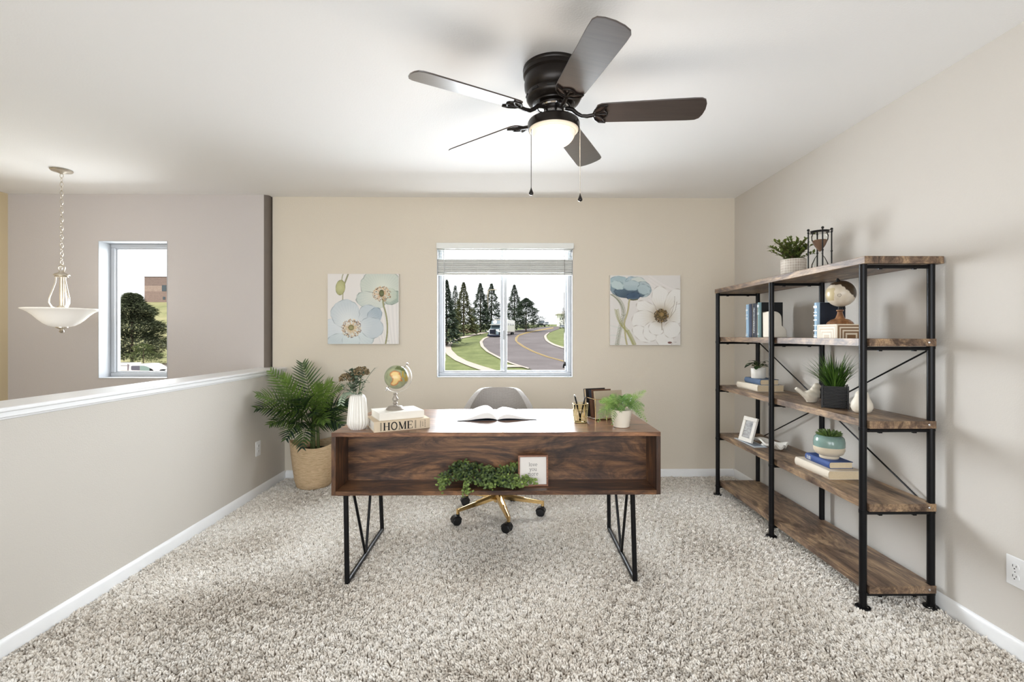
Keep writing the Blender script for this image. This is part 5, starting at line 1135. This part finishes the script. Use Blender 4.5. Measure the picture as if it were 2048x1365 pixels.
# fourth tier
bk2 = thing('booklet', 'thin pale grey booklet under the white picture frame, fourth tier', 'booklet', (1.642, 3.53, Z4), R(-90))
MB().b2(0, .30, 0, .09, 0, .0035).build('booklet_cover', mat('booklet_grey', (196, 204, 212), .45), bk2, bevel=.001)
MB().b2(.03, .27, .012, .075, .0035, .004).build('booklet_print', mat('booklet_ink', (120, 128, 138), .5, var=.3, vscale=60), bk2)
pfm = thing('picture_frame', 'white picture frame with a grey landscape photo leaning back, fourth tier', 'picture frame', (1.662, 3.40, Z4+.0045), rot=(R(-17), 0, R(-78)))
b = MB(); bar_frame(b, -.068, .068, 0, .178, -.008, .008, .028); b.build('frame', mat('whitewash_frame', (232, 228, 220), .6, var=.04, vscale=40), pfm, bevel=.002)
m, t, b_ = nt('landscape_photo'); link(t, ramp(t, noise(t, 28, 8, .75, coords(t, (.6, 1, 2))), [(.3, L((70, 74, 82))), (.5, L((150, 148, 146))), (.7, L((216, 218, 222)))]), b_.inputs['Base Color']); b_.inputs['Roughness'].default_value = .25
MB().b2(-.041, .041, -.002, .002, .027, .151).build('photo', m, pfm)
MB().b2(-.02, .02, .008, .010, .0, .13).build('easel_back', BLK, pfm)
hand = thing('wave_sculpture', 'white ceramic sculpture with a wavy open end on the fourth tier', 'sculpture', (1.752, 3.27, Z4), R(-80))
mb = MB(); rows, cols = 18, 15; vs = []
for i in range(rows):
    t_ = i/(rows-1); x = -.12+.26*t_; wd = lerp(.020, .055, smooth(np.array(t_), .1, .8)); zc_ = .020+.008*math.sin(t_*7)
    for j in range(cols):
        q = -1+2*j/(cols-1); y = q*wd; z = zc_+.016*abs(q)**1.5+(.012*math.sin(q*7.5+.6))*float(smooth(np.array(t_), .5, .95)); vs.append((x+.012*math.cos(q*4)*t_, y, z))
mb.add(vs, [(i*cols+j, i*cols+j+1, (i+1)*cols+j+1, (i+1)*cols+j) for i in range(rows-1) for j in range(cols-1)])
o_ = mb.build('sculpture_body', WHITECER, hand, smooth=180, solid=.012, bevel=.003)
MB().lathe([(0, 0), (.022, 0), (.02, .012), (0, .014)], 20, (-.03, 0, 0)).lathe([(0, 0), (.022, 0), (.02, .012), (0, .014)], 20, (.06, 0, 0)).build('foot_pads', WHITECER, hand)
book('flat_book', 'cream book lying on the fourth tier beneath the royal blue book', (1.672, 2.815, Z4), R(-90), .302, .178, .046, CREAMCL, PAGES, hc=.003)
o = book('flat_book', 'royal blue book on the cream book, under the two-tone succulent pot', (1.703, 2.765, Z4+.0462), R(-90), .212, .128, .036, ROYAL, PAGES)
b = MB(); 
for x0, x1 in ((.02, .024), (.028, .03), (.036, .046), (.052, .055)): b.b2(x0, x1, -.0042, -.0034, .008, .028)
b.build('spine_bands', FOIL, o)
su = thing('succulent_pot', 'green succulent in a teal and cream glazed pot on the royal blue book', 'potted plant', (1.765, 2.650, Z4+.0825))
TG, CG = mat('teal_glaze', (132, 160, 152), .15, var=.12, vscale=20, coat=.6), mat('cream_glaze', (222, 208, 184), .35, var=.04)
MB().lathe([(0, 0), (.046, 0), (.048, .008), (.047, .014), (.066, .024), (.076, .044), (.0765, .066)], 40).build('pot_lower', CG, su, smooth=50)
MB().lathe([(.0768, .064), (.0772, .09), (.073, .112), (.062, .124), (.055, .126), (.052, .12), (.0, .115)], 40).build('pot_upper', TG, su, smooth=60)
rnd = random.Random(51); mb = MB()
for ring, (n_, el, ln_) in enumerate(((16, .45, .052), (14, .9, .05), (11, 1.6, .045), (7, 3.2, .04))):
    for k in range(n_):
        a = 2*PI*(k+.37*ring)/n_+rnd.uniform(-.1, .1); d = Vector((math.cos(a), math.sin(a), el*rnd.uniform(.8, 1.2))).normalized(); p = Vector((math.cos(a)*.02, math.sin(a)*.02, .116))
        mb.tube([p, p+d*ln_*.4, p+d*ln_*.8, p+d*ln_], [.0045, .0058, .0042, .0008], 7, col=rnd.uniform(.3, 1))
mb.build('succulent_leaves', leafmat('succulent_leaf', (44, 72, 36), (120, 146, 78), .35), su, smooth=60)
# ---------------------------------------------------------------- outside
def prof(y, tab):
    for (y0, z0), (y1, z1) in zip(tab[:-1], tab[1:]):
        if y <= y1: return lerp(z0, z1, max(0, (y-y0)/(y1-y0)))
    return tab[-1][1]
GZ = -2.7
TM = [(0, GZ), (50, GZ), (96, 0.80), (130, 2.15), (200, 4.70), (240, 5.6), (262, 6.2), (280, 7.4), (420, 9.0)]
TH_ = [(0, GZ), (64, GZ), (68, -2.3), (100, 3.9), (122, 9.55), (150, 9.8), (400, 9.8)]
def hgt_(x, y):
    a = x/max(y, 1); w = max(0.0, min(1.0, (a+.62)/.24)); w = w*w*(3-2*w); return prof(y, TH_)*(1-w)+prof(y, TM)*w
def G(u, v, off=0.0):
    d = ray(u, v); t = 6.0
    while t < 300:
        p = d*t
        if EYE+p.z < hgt_(p.x, p.y): break
        t += 0.5
    lo, hi = t-0.5, t
    for _ in range(20):
        m_ = (lo+hi)/2; p = d*m_
        if EYE+p.z < hgt_(p.x, p.y): hi = m_
        else: lo = m_
    p = d*lo; return Vector((p.x, p.y, hgt_(p.x, p.y)+off))
def grassmat(name, a, bcol, c, sc=.35):
    m, t, b = nt(name); v = coords(t); link(t, ramp(t, noise(t, sc, 6, .7, v), [(.3, L(a)), (.5, L(bcol)), (.7, L(c))]), b.inputs['Base Color']); b.inputs['Roughness'].default_value = .95; b.inputs['Specular IOR Level'].default_value = .1; return m
LAWN = grassmat('lawn', (84, 104, 48), (112, 132, 62), (138, 150, 84)); DRY = grassmat('dry_grass', (122, 124, 84), (148, 146, 104), (168, 160, 120), .2)
xs = [-170+i*4 for i in range(100)]; ys = [7+i*3 for i in range(14)]+[49+i*2.4 for i in range(40)]+[146+i*12 for i in range(22)]
vs = [(x, y, hgt_(x, y)) for y in ys for x in xs]; nx = len(xs)
fs = [(j*nx+i, j*nx+i+1, (j+1)*nx+i+1, (j+1)*nx+i) for j in range(len(ys)-1) for i in range(nx-1)]
gm, t, b_ = nt('ground_cover'); v = coords(t); sx = t.nodes.new('ShaderNodeSeparateXYZ'); link(t, v, sx.inputs[0])
g1 = ramp(t, noise(t, .5, 6, .7, v), [(.3, L((98, 108, 62))), (.5, L((116, 126, 74))), (.7, L((140, 146, 96)))]); g2 = ramp(t, noise(t, .16, 7, .75, v), [(.3, L((118, 124, 78))), (.5, L((148, 146, 102))), (.7, L((170, 162, 122)))])
dv = t.nodes.new('ShaderNodeMath'); dv.operation = 'DIVIDE'; link(t, sx.outputs['X'], dv.inputs[0]); link(t, sx.outputs['Y'], dv.inputs[1]); mr = t.nodes.new('ShaderNodeMapRange'); mr.inputs[1].default_value = -.6; mr.inputs[2].default_value = -.4; link(t, dv.outputs[0], mr.inputs[0])
mx = t.nodes.new('ShaderNodeMix'); mx.data_type = 'RGBA'; link(t, mr.outputs[0], mx.inputs[0]); link(t, g2, mx.inputs[6]); link(t, g1, mx.inputs[7]); link(t, mx.outputs[2], b_.inputs['Base Color']); b_.inputs['Roughness'].default_value = .95
struct('ground', MB().add(vs, fs), gm, smooth=180)
def C(X, Y): return 840+X/4.265, 460+Y/4.265
def strip(name, A, B, off, m, n=60, kind='structure'):
    def res(pl):
        d = [0]
        for p, q in zip(pl[:-1], pl[1:]): d.append(d[-1]+math.hypot(q[0]-p[0], q[1]-p[1]))
        o = []
        for i in range(n+1):
            s_ = d[-1]*i/n; k = max(j for j in range(len(d)) if d[j] <= s_+1e-9); k = min(k, len(pl)-2); t_ = (s_-d[k])/max(1e-9, d[k+1]-d[k]); o.append((lerp(pl[k][0], pl[k+1][0], t_), lerp(pl[k][1], pl[k+1][1], t_)))
        return o
    a, b2 = res(A), res(B); mb = MB(); cols = 9; vs = []
    for p, q in zip(a, b2):
        P0, P1 = G(*C(*p)), G(*C(*q))
        for j in range(cols):
            w_ = P0.lerp(P1, j/(cols-1)); vs.append((w_.x, w_.y, hgt_(w_.x, w_.y)+off))
    mb.add(vs, [(i*cols+j, i*cols+j+1, (i+1)*cols+j+1, (i+1)*cols+j) for i in range(n) for j in range(cols-1)])
    o = mb.build(name, m, smooth=180); o['kind'] = kind; return o
ASPH = grassmat('asphalt', (112, 106, 106), (122, 116, 116), (132, 126, 126), .15); CONC = mat('concrete', (196, 184, 172), .9, var=.05, vscale=1)
roadL = [(1172, 826), (1080, 829), (1000, 834), (900, 848), (800, 865), (700, 888), (600, 914), (550, 938), (532, 962), (545, 1000), (590, 1045), (640, 1073), (700, 1105), (770, 1138), (850, 1165), (930, 1188), (1050, 1240), (1150, 1300)]
roadR = [(1182, 826.5), (1188, 832), (1192, 840), (1180, 850), (1140, 864), (1100, 880), (1078, 895), (1068, 910), (1070, 928), (1080, 948), (1100, 965), (1135, 985), (1180, 1002), (1240, 1020), (1320, 1045), (1450, 1085), (1600, 1130), (1750, 1180)]
strip('road', roadL, roadR, .06, ASPH, 90)
strip('curb', [(600, 906), (538, 930), (508, 960), (518, 1000), (565, 1045), (640, 1086), (700, 1118), (770, 1148), (850, 1172), (925, 1196)], [(606, 912), (552, 936), (532, 961), (545, 1000), (590, 1044), (650, 1076), (706, 1106), (774, 1138), (852, 1164), (930, 1187)], .12, CONC)
strip('curb', [(1100, 878), (1072, 895), (1058, 912), (1062, 930), (1072, 950), (1094, 968), (1130, 988), (1178, 1006), (1240, 1024), (1330, 1050)], [(1104, 882), (1086, 897), (1078, 912), (1082, 928), (1092, 946), (1112, 962), (1146, 980), (1190, 996), (1250, 1012), (1340, 1036)], .14, CONC)
strip('sidewalk', [(580, 870), (450, 892), (340, 920), (250, 955), (207, 985), (198, 1020), (230, 1070), (300, 1120), (420, 1170), (520, 1205), (620, 1235)], [(584, 878), (470, 905), (360, 930), (285, 962), (262, 990), (270, 1030), (320, 1080), (400, 1125), (520, 1165), (620, 1195), (720, 1230)], .09, CONC)
strip('sidewalk', [(742, 1158), (800, 1160), (860, 1170), (914, 1179)], [(742, 1180), (800, 1178), (860, 1178), (912, 1182)], .10, CONC, 12)
yl = [(1135, 835), (1060, 848), (1000, 859), (900, 880), (840, 900), (812, 925), (812, 950), (835, 975), (880, 1006), (960, 1047), (1080, 1092), (1250, 1138), (1420, 1180)]
strip('road_marking', yl, [(x+(5 if y > 900 else 2), y+(-1 if y > 950 else 2.5)) for x, y in yl], .10, mat('yellow_line', (206, 176, 104), .7, var=.05), 70)
strip('road_marking', [(x+(10 if y > 900 else 3), y+(-3 if y > 950 else 5)) for x, y in yl], [(x+(15 if y > 900 else 5), y+(-4 if y > 950 else 7)) for x, y in yl], .10, mat('yellow_line'), 70)
strip('mulch_bed', [(330, 850), (380, 838), (450, 845), (490, 862)], [(325, 880), (390, 880), (450, 878), (495, 870)], .1, mat('mulch', (128, 96, 78), .95, var=.3, vscale=2), 16, 'stuff')
NEED = leafmat('needles', (62, 78, 70), (134, 148, 122), .8); NEED2 = leafmat('olive_needles', (88, 94, 66), (152, 154, 112), .8); BARK = mat('bark', (92, 78, 68), .95, var=.2)
def conifer(name, label, cu, vt, vb, y, wpx, m, seed, n=2600, kind=0, cat='tree', group=None, dens=1.0):
    rnd = random.Random(seed); d = ray(cu, vb); b0 = Vector((d.x, d.y, 0))*(y/d.y); gz = hgt_(b0.x, b0.y); top = P(cu, vt, y=y).z; hh = top-gz; R0 = wpx*.82/960*y
    o = thing(name, label, cat, (b0.x, b0.y, gz), 0, group); mb = MB()
    for i in range(n):
        t_ = rnd.random()**.85; lay = math.floor(t_*13)/13+rnd.uniform(0, .045); z = hh*(.08+.92*t_) if kind == 0 else hh*(.10+.88*t_)
        env = (1-t_)**1.0*(.82+.18*math.sin(t_*40+seed)) if kind == 0 else (math.sin(PI*min(1, .18+t_*.82))**.7)*(.72+.28*math.sin(t_*19+seed)) if kind == 1 else min(1, .55+t_*2.2)*(1-t_)**.62*(.80+.20*math.sin(t_*24+seed))
        a = rnd.uniform(0, 2*PI); lob = 1+.16*math.sin(a*5+t_*9+seed); r_ = R0*env*lob*rnd.uniform(.25, 1)**.5; sz = hh*rnd.uniform(.026, .052)*(.45+.75*(1-t_) if kind == 0 else .9)
        p = Vector((r_*math.cos(a), r_*math.sin(a), z-r_*.18*(1 if kind == 0 else 0)+rnd.gauss(0, hh*.008)))
        dr = Vector((math.cos(a), math.sin(a), rnd.uniform(-.35, .45) if kind == 0 else rnd.uniform(-.1, .8)))
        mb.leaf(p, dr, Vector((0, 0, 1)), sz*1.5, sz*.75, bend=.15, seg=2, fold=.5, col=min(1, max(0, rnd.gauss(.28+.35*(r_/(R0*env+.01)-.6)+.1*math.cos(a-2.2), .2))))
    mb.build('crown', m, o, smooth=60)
    MB().tube([(0, 0, -.3), (0, 0, hh*.5), (0, 0, hh*.93)], [hh*.02, hh*.014, hh*.004], 8).build('trunk', BARK, o)
    return o
conifer('spruce_tree', 'dark spruce tree at the left edge of the view through the far window', C(225, 0)[0], C(0, 432)[1], C(0, 935)[1], 78, 40, NEED, 1, 3600)
conifer('spruce_tree', 'slim dark spruce behind the dark left-edge spruce, outside the far window', C(300, 0)[0], C(0, 478)[1], C(0, 860)[1], 112, 24, NEED, 12, 1500)
conifer('pine_tree', 'olive green pine tree between two dark spruces outside the far window', C(372, 0)[0], C(0, 452)[1], C(0, 845)[1], 102, 40, NEED2, 2, 3200)
conifer('spruce_tree', 'tall dark spruce directly left of the street lamp', C(515, 0)[0], C(0, 458)[1], C(0, 860)[1], 122, 38, NEED, 3, 3200)
conifer('spruce_tree', 'dark green spruce directly behind the box truck and street lamp', C(610, 0)[0], C(0, 462)[1], C(0, 850)[1], 126, 46, NEED, 4, 3200)
conifer('spruce_tree', 'dark spruce right of the window stile, rising above the truck trailer', C(805, 0)[0], C(0, 470)[1], C(0, 825)[1], 134, 40, NEED, 5, 3200)
conifer('pine_tree', 'dark rounded pine at the right end of the roadside tree row', C(905, 0)[0], C(0, 585)[1], C(0, 815)[1], 125, 56, NEED, 6, 5200, 2)
conifer('juniper_bush', 'small dark juniper bush at the top of the road', C(1125, 0)[0], C(0, 782)[1], C(0, 824)[1], 190, 14, NEED, 7, 500, 1, 'bush')
conifer('roadside_tree', 'thin dark tree by the parked car at the right edge of the far window', C(1222, 0)[0], C(0, 660)[1], C(0, 830)[1], 192, 12, NEED, 8, 600, 0)
# street lamp with sign
g_ = G(*C(578, 874)); k_ = g_.y/960/4.265
lamp = thing('street_lamp', 'tan street lamp with curved arm beside the road', 'street lamp', g_); LMP = mat('lamp_tan', (176, 164, 142), .6, var=.03)
hh = (874-560)*k_; arcp = [(0, 0, 0), (0, 0, hh)]+[((16-16*math.cos(R(a)))*k_*1.05, 0, hh+ 46*k_*math.sin(R(a))) for a in range(15, 91, 15)]+[(58*k_, 0, hh+49*k_)]
MB().tube(arcp, [.16]+[.12]*(len(arcp)-1), 8).build('pole', LMP, lamp); MB().box((66*k_, 0, hh+48*k_), (.75, .3, .16)).build('lamp_head', LMP, lamp, bevel=.04)
sg = thing('road_sign', 'pale diamond road sign mounted on the street lamp pole', 'sign', g_+Vector((0, -.14, (874-800)*k_))); MB().box((0, 0, 0), (.95, .03, .95), rot=(0, R(45), 0)).build('sign_plate', mat('sign_cream', (226, 214, 202), .6), sg); MB().b2(-.07, .12, -.022, -.017, -.3, .25).build('sign_symbol', mat('sign_symbol', (120, 100, 96), .7), sg)
# truck
VW = mat('vehicle_white', (232, 230, 226), .3, var=.01, coat=.5); VD = mat('vehicle_dark', (40, 46, 56), .3, var=.05, coat=.5); VG = mat('vehicle_glass', (60, 72, 78), .08, var=0, coat=.6); TY = mat('tyre', (26, 26, 28), .8); VS = mat('vehicle_silver', (150, 158, 164), .3, coat=.5)
g_ = G(*C(640, 914)); k_ = g_.y/960/4.265; W_ = 112*k_
trk = thing('box_truck', 'white semi truck with trailer parked at the curb below the trees', 'truck', g_, R(-13))
H_ = lambda px: px*k_
MB().b2(-W_*.46, W_*.50, 4.2, 12.4, H_(46), H_(154)).build('trailer', VW, trk, bevel=.05)
MB().b2(-W_*.46, -W_*.455, 4.5, 12.0, H_(60), H_(150)).build('trailer_side', VW, trk)
MB().b2(-W_*.5, W_*.53, 4.0, 4.2, H_(150), H_(156)).build('trailer_lip', mat('truck_trim', (206, 200, 190), .5), trk)
for zz0, xx in ((104, 0), (104, 1), (104, 2)): MB().b2(W_*.502, W_*.506, 5.6+xx*2.1, 6.9+xx*2.1, H_(104), H_(122)).build('side_window', VG, trk)
cab = [(-1.2, .35), (-1.2, H_(38)), (-.9, H_(66)), (.2, H_(72)), (.75, H_(104)), (1.2, H_(140)), (3.6, H_(146)), (3.6, .35)]
MB().prism([(y, z) for y, z in cab], -W_*.40, W_*.40, f=lambda p: Vector((p.z, p.x, p.y))).build('cab', VD if False else mat('truck_cab', (112, 130, 140), .25, coat=.6), trk, bevel=.08)
MB().add([(-W_*.33, .17, H_(74)), (W_*.33, .17, H_(74)), (W_*.31, .68, H_(101)), (-W_*.31, .68, H_(101))], [(0, 1, 2, 3)]).build('windshield', VG, trk)
MB().b2(-W_*.42, W_*.42, -.1, .6, H_(103), H_(108)).build('sun_visor', mat('truck_trim'), trk, bevel=.03)
MB().b2(-W_*.30, W_*.05+.3, -1.28, -1.2, H_(22), H_(62)).build('grille', mat('truck_grille', (26, 30, 44), .3, metal=.3), trk); b = MB(); bar_frame(b, -W_*.33, W_*.08+.3, H_(20), H_(66), -1.3, -1.24, .1); b.build('grille_frame', CHROME, trk)
MB().b2(-W_*.46, W_*.46, -1.5, -1.1, H_(4), H_(20)).build('bumper', mat('truck_bumper', (44, 48, 66), .3, metal=.3), trk, bevel=.08)
MB().lathe([(0, 0), (H_(17), 0), (H_(17), .05), (0, .05)], 30, (-W_*.10, 1.0, H_(128)), M=Euler((R(78), 0, 0)).to_matrix()).build('roof_emblem', VW, trk)
for sx_ in (-1, 1):
    MB().b2(sx_*W_*.42-.18, sx_*W_*.42+.18, -1.32, -1.15, H_(42), H_(52)).build('headlight', mat('lamp_white', (235, 235, 235), .2, emit=((1, 1, 1), .3)), trk, bevel=.03)
    for yy in (-.4, 3.0, 10.2, 11.4): MB().lathe([(0, -.17), (.45, -.17), (.5, -.1), (.5, .1), (.45, .17), (0, .17)], 20, (sx_*W_*.40, yy, .5), M=Euler((0, PI/2, 0)).to_matrix()).build('wheel', TY, trk)
def car(label, cx, cyb, wpx, hpx, body, yaw, name='parked_car', rack=False):
    g_ = G(*C(cx, cyb)); k_ = g_.y/960/4.265; s_ = wpx*k_/1.85
    o = thing(name, label, 'car', g_, yaw); sc = lambda *a: [q*s_ for q in a]
    pfb = [(-2.2, .35), (-2.25, .7), (-1.9, .95), (-1.0, 1.05), (2.1, 1.08), (2.2, .4)]; pfc = [(-1.0, 1.0), (-.35, 1.6), (1.6, 1.62), (2.0, 1.05)]
    f = lambda p: Vector((p.z*s_, p.x*s_, p.y*s_))
    MB().prism(pfb, -.92, .92, f=f).build('body', body, o, bevel=.06*s_)
    MB().prism(pfc, -.80, .80, f=f).build('cabin', VG, o, bevel=.05*s_); MB().b2(*sc(-.78, .78, -.3, 1.6, 1.6, 1.66)).build('roof', body, o, bevel=.03*s_)
    MB().b2(*sc(-.55, .55, -2.28, -2.22, .55, .8)).build('grille', TY, o)
    for sx_ in (-1, 1):
        MB().b2(*sc(sx_*.72-.15, sx_*.72+.15, -2.27, -2.15, .68, .85)).build('headlight', mat('lamp_white'), o)
        for yy in (-1.4, 1.4): MB().lathe([(0, -.12*s_), (.34*s_, -.12*s_), (.34*s_, .12*s_), (0, .12*s_)], 16, (sx_*.85*s_, yy*s_, .34*s_), M=Euler((0, PI/2, 0)).to_matrix()).build('wheel', TY, o)
    return o
car('dark SUV coming down the road toward the window', 1037, 829, 60, 40, VD, R(-6)); car('silver car behind the dark SUV on the far road', 1080, 822, 40, 36, VS, R(-6)); car('grey car at the right edge of the far window beyond the lawn', 1212, 843, 34, 36, VS, R(4)); car('white van half hidden behind the rounded roadside pine', 938, 812, 36, 22, VW, R(-70))
g_ = G(*C(828, 828)); k_ = g_.y/960/4.265; ub = thing('utility_box', 'small white utility box standing between the truck and the roadside pine', 'utility box', g_); MB().b2(-5*k_, 5*k_, 0, 10*k_, 0, 26*k_).build('box_shell', VW, ub, bevel=.03)
hs_ = thing('house', 'pale house with wide eaves far beyond the road at the right', 'house', (G(*C(1215, 836)).x+2, 205, hgt_(22, 205)))
z0 = P(1120, 460+722/4.265, y=205).z-hs_.location.z; xw = P(1118, 0, y=205).x-hs_.location.x; xe = P(1114.5, 0, y=205).x-hs_.location.x
MB().b2(xw, xw+14, 0, 10, 0, z0).build('walls', mat('house_wall', (250, 250, 248), .8, var=.01), hs_); MB().b2(xe, xw+16, -1.6, 12, z0, z0+.35).add([(xe, -1.6, z0+.35), (xw+16, -1.6, z0+.35), (xw+16, 12, z0+.35), (xe, 12, z0+.35), (xw+7, 5, z0+3.4)], [(0, 1, 4), (1, 2, 4), (2, 3, 4), (3, 0, 4)]).build('roof', mat('house_roof', (200, 196, 188), .8), hs_)
for x in (xw+.4, xw+1.4): MB().b2(x, x+.35, -.06, -.01, z0*.55, z0*.55+.9).build('window', VG, hs_)

# beyond the stairwell window
def D(X, Y): return 220+X/6.064, 540+Y/6.064
a, b2, c2, d2 = [G(*p) for p in ((150, 752), (420, 752), (420, 721), (150, 721))]
struct('parking_lot', MB().add([(p.x, p.y, GZ+.05) for p in ((Vector((-70, 22, 0))), Vector((-16, 22, 0)), Vector((-28, 63, 0)), Vector((-82, 63, 0)))], [(0, 1, 2, 3)]), mat('pale_pavement', (196, 182, 172), .9, var=.04, vscale=.5))
struct('curb_far', MB().b2(-84, -28, 63, 63.4, GZ, GZ+.22), mat('curb_tan', (170, 156, 140), .9))
conifer('pine_tree', 'large dense pine tree outside the stairwell window behind the pickup', 264, 587, 729, 59, 112, leafmat('hill_pine_needles', (84, 92, 74), (146, 154, 122), .8), 21, 9000, 2)
conifer('juniper_bush', 'green bush at the foot of the large pine behind the pickup', 287, 688, 737, 50, 50, leafmat('bush_needles', (84, 98, 62), (136, 150, 92), .8), 22, 2200, 1, 'bush')
bp = P(289, 603, y=124); bq = P(372, 603, y=124); bt = P(289, 554.5, y=124).z
bd = thing('brick_building', 'brown brick building on the hilltop outside the stairwell window', 'building', (bp.x, 124, bp.z-.3)); bw_ = bq.x-bp.x; bh_ = bt-bp.z+.3
for nm, z0_, z1_, cl in (('lower_wall', 0, .44, (142, 122, 114)), ('middle_band', .44, .66, (160, 140, 130)), ('upper_wall', .66, 1, (132, 114, 108))):
    m, t, b_ = nt(nm+'_brick'); br = t.nodes.new('ShaderNodeTexBrick'); br.inputs['Scale'].default_value = 1.6; br.inputs['Color1'].default_value = (*L(cl), 1); br.inputs['Color2'].default_value = (*L(tuple(x*.9 for x in cl)), 1); br.inputs['Mortar'].default_value = (*L(tuple(min(255, x*1.15) for x in cl)), 1)
    link(t, coords(t, (1, 1, 1), rot=(R(90), 0, 0)), br.inputs[0]); link(t, br.outputs[0], b_.inputs['Base Color']); b_.inputs['Roughness'].default_value = .9
    MB().b2(0, bw_, 0, 12, z0_*bh_, z1_*bh_).build(nm, m, bd)
MB().b2(-.05, bw_+.05, -.08, 12, bh_, bh_+.12).build('roof_edge', mat('roof_edge', (96, 84, 80), .8), bd)
pw = P(324, 572, y=124); MB().b2(pw.x-bp.x, pw.x-bp.x+1.15, -.06, -.01, pw.z-bp.z-1.1, pw.z-bp.z+.45).build('window', VG, bd)
pw = P(326, 594, y=124); MB().b2(pw.x-bp.x, pw.x-bp.x+.6, -.06, -.01, pw.z-bp.z-.4, pw.z-bp.z+.3).build('window', VG, bd)
# pickup: side view, nose to the right
PYY = 44.0; pk = thing('pickup_truck', 'white extended-cab pickup with a bed cap parked outside the stairwell window', 'pickup truck', P(262, 740, y=PYY).xyz*1.0); kx = PYY/960
O3 = Vector((P(262, 740, y=PYY).x, PYY, GZ+.05)); pk.location = O3
def q3(X, Y):  # pixel of the close crop of the pickup (18.6 per photo pixel)
    p = P(230+X/18.62, 715+Y/18.62, y=PYY); return (p.x-O3.x, p.z-O3.z)
bodyp = [q3(*p) for p in ((-560, 520), (500, 510), (520, 300), (560, 262), (800, 245), (1080, 252), (1200, 290), (1420, 420), (1560, 462), (1880, 480), (1960, 560), (2010, 700), (2000, 860), (-560, 860))]
MB().prism(bodyp, 0, 1.85, f=lambda p: Vector((p.x, p.z, p.y))).build('cab_body', VW, pk, bevel=.05)
cap = [q3(*p) for p in ((-560, 225), (440, 225), (440, 505), (-560, 505))]
MB().prism(cap, .08, 1.77, f=lambda p: Vector((p.x, p.z, p.y))).build('bed_cap', VW, pk, bevel=.05)
def flat(pts, nm, m, y=-.012): MB().prism([q3(*p) for p in pts], y, y+.01, f=lambda p: Vector((p.x, p.z, p.y))).build(nm, m, pk)
flat([(600, 340), (640, 318), (925, 316), (925, 490), (640, 485), (600, 465)], 'rear_side_window', mat('tinted_glass', (92, 92, 104), .15, var=0)); flat([(935, 316), (1080, 318), (1200, 350), (1300, 400), (1300, 505), (935, 495)], 'side_window', mat('green_glass', (128, 150, 144), .15, var=0)); flat([(1300, 400), (1390, 440), (1440, 490), (1435, 515), (1300, 508)], 'mirror', TY, -.05)
flat([(890, 566), (1030, 562), (1030, 578), (890, 582)], 'door_handle', TY, -.03); flat([(485, 520), (492, 520), (492, 800), (485, 800)], 'door_seam', mat('seam_grey', (150, 150, 152), .6)); flat([(-560, 300), (440, 300), (440, 325), (-560, 325)], 'cap_trim', mat('seam_grey'), .06)
flat([(445, 250), (515, 290), (480, 500), (445, 490)], 'cab_gap', mat('gap_grey', (120, 112, 118), .6), .05); flat([(1560, 690), (1640, 650), (1700, 640), (1880, 640), (1870, 680), (1700, 690), (1640, 694)], 'wheel_arch', TY); flat([(1890, 600), (1940, 590), (1935, 680), (1890, 680)], 'headlight', mat('lamp_grey', (170, 170, 160), .3)); flat([(960, 600), (1070, 600), (1070, 680), (960, 680)], 'door_logo', mat('logo_pale_blue', (206, 220, 238), .4), -.014)
lt = MB(); f = lambda a, b_: (lambda q: Vector((q[0], -.02, q[1])))(q3(a, b_))
for st in ([(1090, 610), (1090, 665), (1120, 668)], [(1135, 640), (1140, 660), (1160, 660), (1160, 636), (1140, 634)], [(1178, 634), (1178, 664)], [(1178, 640), (1200, 634), (1202, 664)], [(1220, 634), (1222, 664), (1246, 664), (1246, 634)], [(1262, 610), (1262, 664)], [(1254, 634), (1284, 634)], [(1300, 634), (1300, 664)], [(1300, 618), (1300, 622)], [(1322, 640), (1345, 602)]):
    lt.ribbon(st, 7, f)
lt.build('door_lettering', mat('logo_grey', (130, 132, 128), .6), pk)
for X in (-250, 1760):
    x, z = q3(X, 860); MB().lathe([(0, -.12), (.38, -.12), (.38, .12), (0, .12)], 24, (x, .12, .38), M=Euler((PI/2, 0, 0)).to_matrix()).build('wheel', TY, pk)
